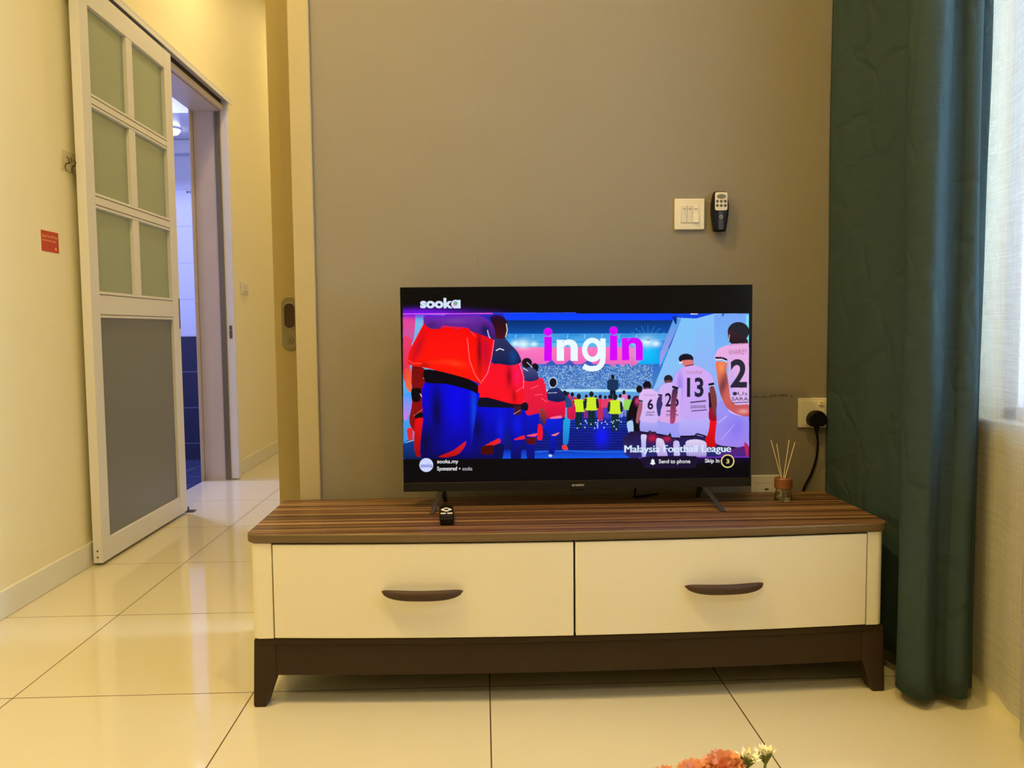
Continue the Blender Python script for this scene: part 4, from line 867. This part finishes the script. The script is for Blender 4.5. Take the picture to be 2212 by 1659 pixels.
# ------------------------------------------------------------------ tv remote on the cabinet
rm = thing('tv_remote', 'small black television remote with white keys lying on the cabinet top', 'remote control', (-0.09, 2.08, 0.4312))
a0 = Vector((-0.0935, 2.012, 0)); ax = Vector((-0.055, 1, 0)).normalized(); sx_ = Vector((ax.y, -ax.x, 0))
def rloc(u, v, z): p = a0+sx_*u+ax*v; return (p.x, p.y, 0.4313+z)
bm = new_bm(); out = rrect(-0.0185, 0.0185, 0, 0.150, 0.007)
A = [bm.verts.new(rloc(u*0.9, v, 0)) for u, v in out]; B = [bm.verts.new(rloc(u, v, 0.018)) for u, v in out]
bm.faces.new(A[::-1]); bm.faces.new(B)
for i in range(len(A)): bm.faces.new((A[i], A[(i+1) % len(A)], B[(i+1) % len(A)], B[i]))
obj('body', bm, M['black_plastic'], rm, 0.003)
def key(name, pts, mat, h=0.0012, hole=None):
    bm = new_bm()
    A = [bm.verts.new(rloc(u, v, 0.0178)) for u, v in pts]; B = [bm.verts.new(rloc(u, v, 0.018+h)) for u, v in pts]
    bm.faces.new(A[::-1]); bm.faces.new(B)
    for i in range(len(A)): bm.faces.new((A[i], A[(i+1) % len(A)], B[(i+1) % len(A)], B[i]))
    return obj(name, bm, mat, rm, smooth=False)
pts = []
for k in range(32):
    a = 2*PI*k/32; rr_ = 0.0105+0.0035*abs(math.cos(2*a))**2
    pts.append((rr_*math.cos(a), 0.094+1.6*rr_*math.sin(a)))
key('direction_pad', pts, M['white_key']); key('ok_button', [(0.0055*math.cos(2*PI*k/20), 0.094+0.008*math.sin(2*PI*k/20)) for k in range(20)], M['black_plastic'], 0.0016)
for u in (-0.0085, 0.0085): key('key', rrect(u-0.0068, u+0.0068, 0.046, 0.056, 0.002), M['white_key'])
key('key', rrect(-0.011, 0.011, 0.022, 0.0235, 0.0005), M['grey_key'], 0.0005)

# ------------------------------------------------------------------ reed diffuser
df_ = thing('reed_diffuser', 'glass reed diffuser with wooden cap and four pale reeds on the cabinet', 'reed diffuser', (0.832, 2.235, 0.431))
dx, dy, dz = 0.832, 2.235, 0.4313
obj('bottle', add_lathe(new_bm(), [(0, 0), (0.0225, 0), (0.0245, 0.003), (0.0240, 0.012), (0.0205, 0.028), (0.0205, 0.036), (0.0180, 0.036), (0.0180, 0.028), (0.0210, 0.012), (0.020, 0.005), (0, 0.004)], dx, dy, dz), M['jar_glass'], df_)
obj('oil', add_lathe(new_bm(), [(0, 0.0045), (0.0195, 0.0055), (0.0205, 0.011), (0, 0.011)], dx, dy, dz), M['oil'], df_)
obj('cap', add_lathe(new_bm(), [(0.004, 0.034), (0.0225, 0.034), (0.0245, 0.036), (0.0245, 0.061), (0.0230, 0.063), (0.006, 0.063), (0.004, 0.060)], dx, dy, dz), M['cap_wood'], df_)
for x1, y1, z1, x2 in ((-0.034, 0.006, 0.168, 0.009), (-0.024, -0.012, 0.160, 0.006), (0.018, 0.008, 0.168, -0.008), (0.030, -0.004, 0.163, -0.010)):
    obj('reed', add_tube(new_bm(), [(dx+x2, dy-y1*0.4, dz+0.007), (dx+x1*1.0, dy+y1, dz+z1)], 0.0013, 8), M['reed'], df_)

# ------------------------------------------------------------------ curtains and window
ct = thing('teal_curtain', 'floor length teal linen curtain hanging in folds beside the cabinet', 'curtain', (1.1, 2.0, 0.03))
def sheet(path, zs, mat, name, parent, wob=0.004, thick=0.0022, seed=0, hem=0.0, n=6, taper=None):
    """vertical cloth: plan path extruded, with slow lateral drift and soft irregularity"""
    P = spline([(x, y, 0) for x, y in path], n); rnd = random.Random(seed)
    ph = [rnd.random()*6.28 for _ in range(8)]
    bm = new_bm(); rows_ = []
    zl = np.linspace(zs[0], zs[1], 60); cx = sum(p.x for p in P)/len(P)
    for z in zl:
        row = []
        for i, p in enumerate(P):
            s_ = i/len(P)
            ox = wob*(math.sin(z*3.1+s_*9+ph[0])+0.5*math.sin(z*7.3-s_*17+ph[1])); oy = wob*(math.sin(z*2.3+s_*7+ph[2])+0.5*math.sin(z*6.1+s_*13+ph[3]))
            k = 1.0 if taper is None else taper(z)
            row.append(bm.verts.new((p.x+ox, p.y+oy, z+hem*math.sin(s_*11+ph[4])*(1 if z == zl[0] else 0))))
        rows_.append(row)
    for A, B in zip(rows_, rows_[1:]):
        for k in range(len(A)-1): bm.faces.new((A[k], A[k+1], B[k+1], B[k]))
    o = obj(name, bm, mat, parent, ang=180)
    sm = o.modifiers.new('thickness', 'SOLIDIFY'); sm.thickness = thick; sm.offset = 0
    return o
# back panel: almost flat, running from the corner towards the camera; then the front fold
sheet([(1.006, 2.365), (1.018, 2.31), (1.034, 2.25), (1.044, 2.19), (1.058, 2.13), (1.068, 2.075), (1.082, 2.03), (1.078, 1.995)], (0.055, 3.28), M['curtain'], 'cloth', ct, 0.0022, seed=2, n=8)
sheet([(1.115, 2.10), (1.090, 2.04), (1.045, 1.985), (1.010, 1.940), (1.002, 1.905), (1.012, 1.870), (1.034, 1.852), (1.060, 1.868), (1.082, 1.890), (1.100, 1.885), (1.116, 1.862), (1.134, 1.858), (1.148, 1.880), (1.142, 1.925)], (0.028, 3.28), M['curtain'], 'cloth', ct, 0.0038, seed=5, n=8, hem=0.002)
sheet([(1.130, 1.960), (1.144, 1.925), (1.160, 1.903), (1.178, 1.903), (1.184, 1.935)], (0.034, 3.28), M['curtain'], 'cloth', ct, 0.003, seed=9, n=8)
sc = thing('sheer_curtain', 'translucent white sheer curtain over the window at the right edge', 'curtain', (1.16, 1.0, 0.06))
path = [(1.1965, 1.955), (1.1955, 1.92), (1.186, 1.875)]
y = 1.82; k = 0
while y > -1.5:
    path.append((1.172+(-0.012 if k % 2 else 0.012), y)); y -= 0.085 if k > 3 else 0.075; k += 1
path[5] = (1.150, path[5][1]); path[6] = (1.105, path[6][1]+0.02); path[7] = (1.120, path[7][1])
sheet(path, (0.055, 3.28), M['sheer'], 'cloth', sc, 0.003, thick=0.0, seed=3, n=5)
sc.children[0].modifiers.clear()
struct('trim_6', box_bm(0.99, XR-0.002, -1.6, YW-0.003, 3.28, CEIL-0.001), M['alu'])
w1 = struct_root('window_1', (1.29, 0.2, 0.67), 'white framed window with a grille behind the sheer curtain')
bm = new_bm()
for a, b, c_, d_ in ((WY0, WY1, WZ0, WZ0+0.05), (WY0, WY1, WZ1-0.05, WZ1), (WY0, WY0+0.05, WZ0, WZ1), (WY1-0.05, WY1, WZ0, WZ1), (1.22, 1.27, WZ0, WZ1)): add_box(bm, XR+0.06, XR+0.10, a, b, c_, d_)
obj('window_frame', bm, M['alu'], w1, 0.003)
obj('window_sill', box_bm(XR+0.001, XR+0.15, WY0, WY1, WZ0-0.002, WZ0+0.018), M['skirting'], w1, 0.003)
obj('pane', box_bm(XR+0.078, XR+0.082, WY0+0.04, WY1-0.04, WZ0+0.04, WZ1-0.04), M['pane'], w1)
bm = new_bm()
for k in range(9): add_box(bm, XR+0.17, XR+0.178, WY0, WY1+0.02, WZ0+0.06+k*0.03, WZ0+0.066+k*0.03)
for k in range(13): add_box(bm, XR+0.172, XR+0.178, WY1-k*0.1-0.004, WY1-k*0.1, WZ0+0.06, WZ0+0.31)
gr = obj('window_grille', bm, M['grille'], w1, smooth=False)
nb = tag(obj('neighbouring_house', add_box(add_box(box_bm(5.0, 6.0, 3.2, 14, -2.5, 4.2), 4.85, 5.0, 3.2, 14, 1.5, 1.6), 4.9, 5.0, 3.2, 14, 0.3, 0.38), M['neighbour']), 'dark grey neighbouring wall made tall to dim the sky behind the sheer curtain', 'building')  # height and position shaped to block bright sky behind the sheer

# ------------------------------------------------------------------ ceiling fixtures (above the frame)
for i, (lx, ly) in enumerate(LIVING+HALL):
    f = thing('ceiling_downlight', 'round white recessed downlight in the %s ceiling' % ('living room' if i < 4 else 'hallway'), 'downlight', (lx, ly, CEIL), 'living room downlights' if i < 4 else 'hallway downlights')
    obj('trim_ring', add_lathe(new_bm(), [(0.062, 0), (0.085, 0), (0.083, -0.010), (0.066, -0.014), (0.062, 0)], lx, ly, CEIL), M['alu'], f)
    obj('diffuser', add_lathe(new_bm(), [(0.062, -0.004), (0.03, -0.004), (0, -0.004)], lx, ly, CEIL), M['lamp_glow_warm'], f)

# ------------------------------------------------------------------ flowers at the lower edge
VX, VY, VZ = 0.250, 0.80, 0.28
tb = thing('coffee_table', 'small pale coffee table under the flower vase, below the picture edge', 'table', (VX, 0.70, 0))
obj('tabletop', add_prism(new_bm(), rrect(VX-0.28, VX+0.28, 0.42, 0.98, 0.04), VZ-0.03, VZ), M['table_wood'], tb, 0.004)
for ax_, ay_ in ((-0.24, 0.46), (0.24, 0.46), (-0.24, 0.94), (0.24, 0.94)):
    obj('leg', add_tube(new_bm(), [(VX+ax_, ay_, 0.0), (VX+ax_*0.9, ay_+(0.7-ay_)*0.1, VZ-0.03)], [0.011, 0.018], 14), M['table_wood'], tb)
vs_ = thing('flower_vase', 'low white vase holding coral and cream flowers', 'vase', (VX, VY, VZ))
obj('body', add_lathe(new_bm(), [(0, 0.0), (0.035, 0.0), (0.05, 0.02), (0.052, 0.05), (0.038, 0.085), (0.04, 0.095), (0.036, 0.095), (0.034, 0.085), (0.047, 0.05), (0.044, 0.022), (0, 0.008)], VX, VY, VZ+0.0005), M['ceramic'], vs_)
def petal_ball(bm, c, R, n, seed, ruffle=True):
    rnd = random.Random(seed)
    for k in range(n):
        t_ = (k+0.5)/n; th = math.acos(1-1.15*t_); ph = k*2.39996+rnd.uniform(-0.2, 0.2)
        d = Vector((math.sin(th)*math.cos(ph), math.sin(th)*math.sin(ph), math.cos(th)))
        side = d.cross(Vector((0, 0, 1)));
        if side.length < 0.1: side = Vector((1, 0, 0))
        side.normalize(); side = (Matrix.Rotation(rnd.uniform(-0.7, 0.7), 3, d)@side); up = d.cross(side)
        L = R*rnd.uniform(0.88, 1.06); W = R*rnd.uniform(0.30, 0.42); rows_ = []
        for i in range(4):
            v = i/3; row = []
            for j in range(6):
                u = -1+2*j/5
                rad = L*(0.25+0.75*v); wv_ = W*(0.25+0.75*math.sin(PI*min(v*0.62, 0.5)+0.05))
                off = side*(u*wv_)+up*(R*0.10*(u*u)*v+(0.05*R*(1 if j % 2 else -1)*v if ruffle else 0))
                tip = -R*0.10*(u*u)*v+(R*0.05*(1 if j % 2 else -1) if i == 3 else 0)
                row.append(bm.verts.new(c+d*(rad+tip)+off))
            rows_.append(row)
        for A, B in zip(rows_, rows_[1:]):
            for j in range(5): bm.faces.new((A[j], A[j+1], B[j+1], B[j]))
    return bm
def stem_pts(c, base): 
    b = Vector(base); return spline([b, b.lerp(c, 0.5)+Vector((0, 0, 0.02)), c], 6)
carn = [((0.194, 0.86, 0.414), 0.022, 'coral carnation showing at the bottom edge, leftmost of the three'), ((0.227, 0.86, 0.417), 0.025, 'coral carnation showing at the bottom edge, middle of the three'), ((0.258, 0.86, 0.425), 0.027, 'largest coral carnation at the bottom edge beside the cream blossoms')]
for i, (c, R, lab) in enumerate(carn):
    c = Vector(c); f = thing('carnation', lab, 'flower', c, 'coral carnations in the vase')
    obj('petals', petal_ball(new_bm(), c, R, 60, 20+i), M['petal'], f, ang=80)
    obj('calyx', add_lathe(new_bm(), [(0.003, -0.035), (0.009, -0.02), (0.011, -0.002), (0, 0)], c.x, c.y, c.z, 14), M['leaf'], f)
    obj('stem', add_tube(new_bm(), stem_pts(c+Vector((0, 0, -0.02)), (VX-0.01+0.008*i, VY, VZ+0.012)), 0.0022, 8), M['leaf'], f)
small = [((0.284, 0.86, 0.440), 'cream starry blossom right beside the largest carnation'), ((0.308, 0.87, 0.438), 'cream starry blossom at the right end of the flowers')]
for i, (c, lab) in enumerate(small):
    c = Vector(c); f = thing('cream_blossom', lab, 'flower', c, 'cream blossoms in the vase')
    bm = new_bm(); bl_ = new_bm(); rnd = random.Random(50+i)
    for k in range(16):
        a = 2*PI*k/16+rnd.uniform(-.1, .1); el_ = rnd.uniform(0.25, 1.25)
        d = Vector((math.cos(a)*math.cos(el_), math.sin(a)*math.cos(el_), math.sin(el_))); s_ = d.cross(Vector((0, 0, 1))).normalized(); L = 0.017
        v = [bm.verts.new(c+p) for p in (d*0.006-s_*0.001, d*0.006+s_*0.001, d*L*0.75+s_*0.0024, d*L, d*L*0.75-s_*0.0024)]; bm.faces.new(v)
        add_tube(bl_, [c-Vector((0, 0, 0.006)), c+d*0.010], [0.0012, 0.0009], 5)
    obj('petals', bm, M['white_petal'], f, smooth=False); obj('buds', bl_, M['leaf'], f)
    obj('stem', add_tube(new_bm(), stem_pts(c-Vector((0, 0, 0.004)), (VX+0.012+0.008*i, VY+0.01, VZ+0.012)), 0.0016, 8), M['leaf'], f)
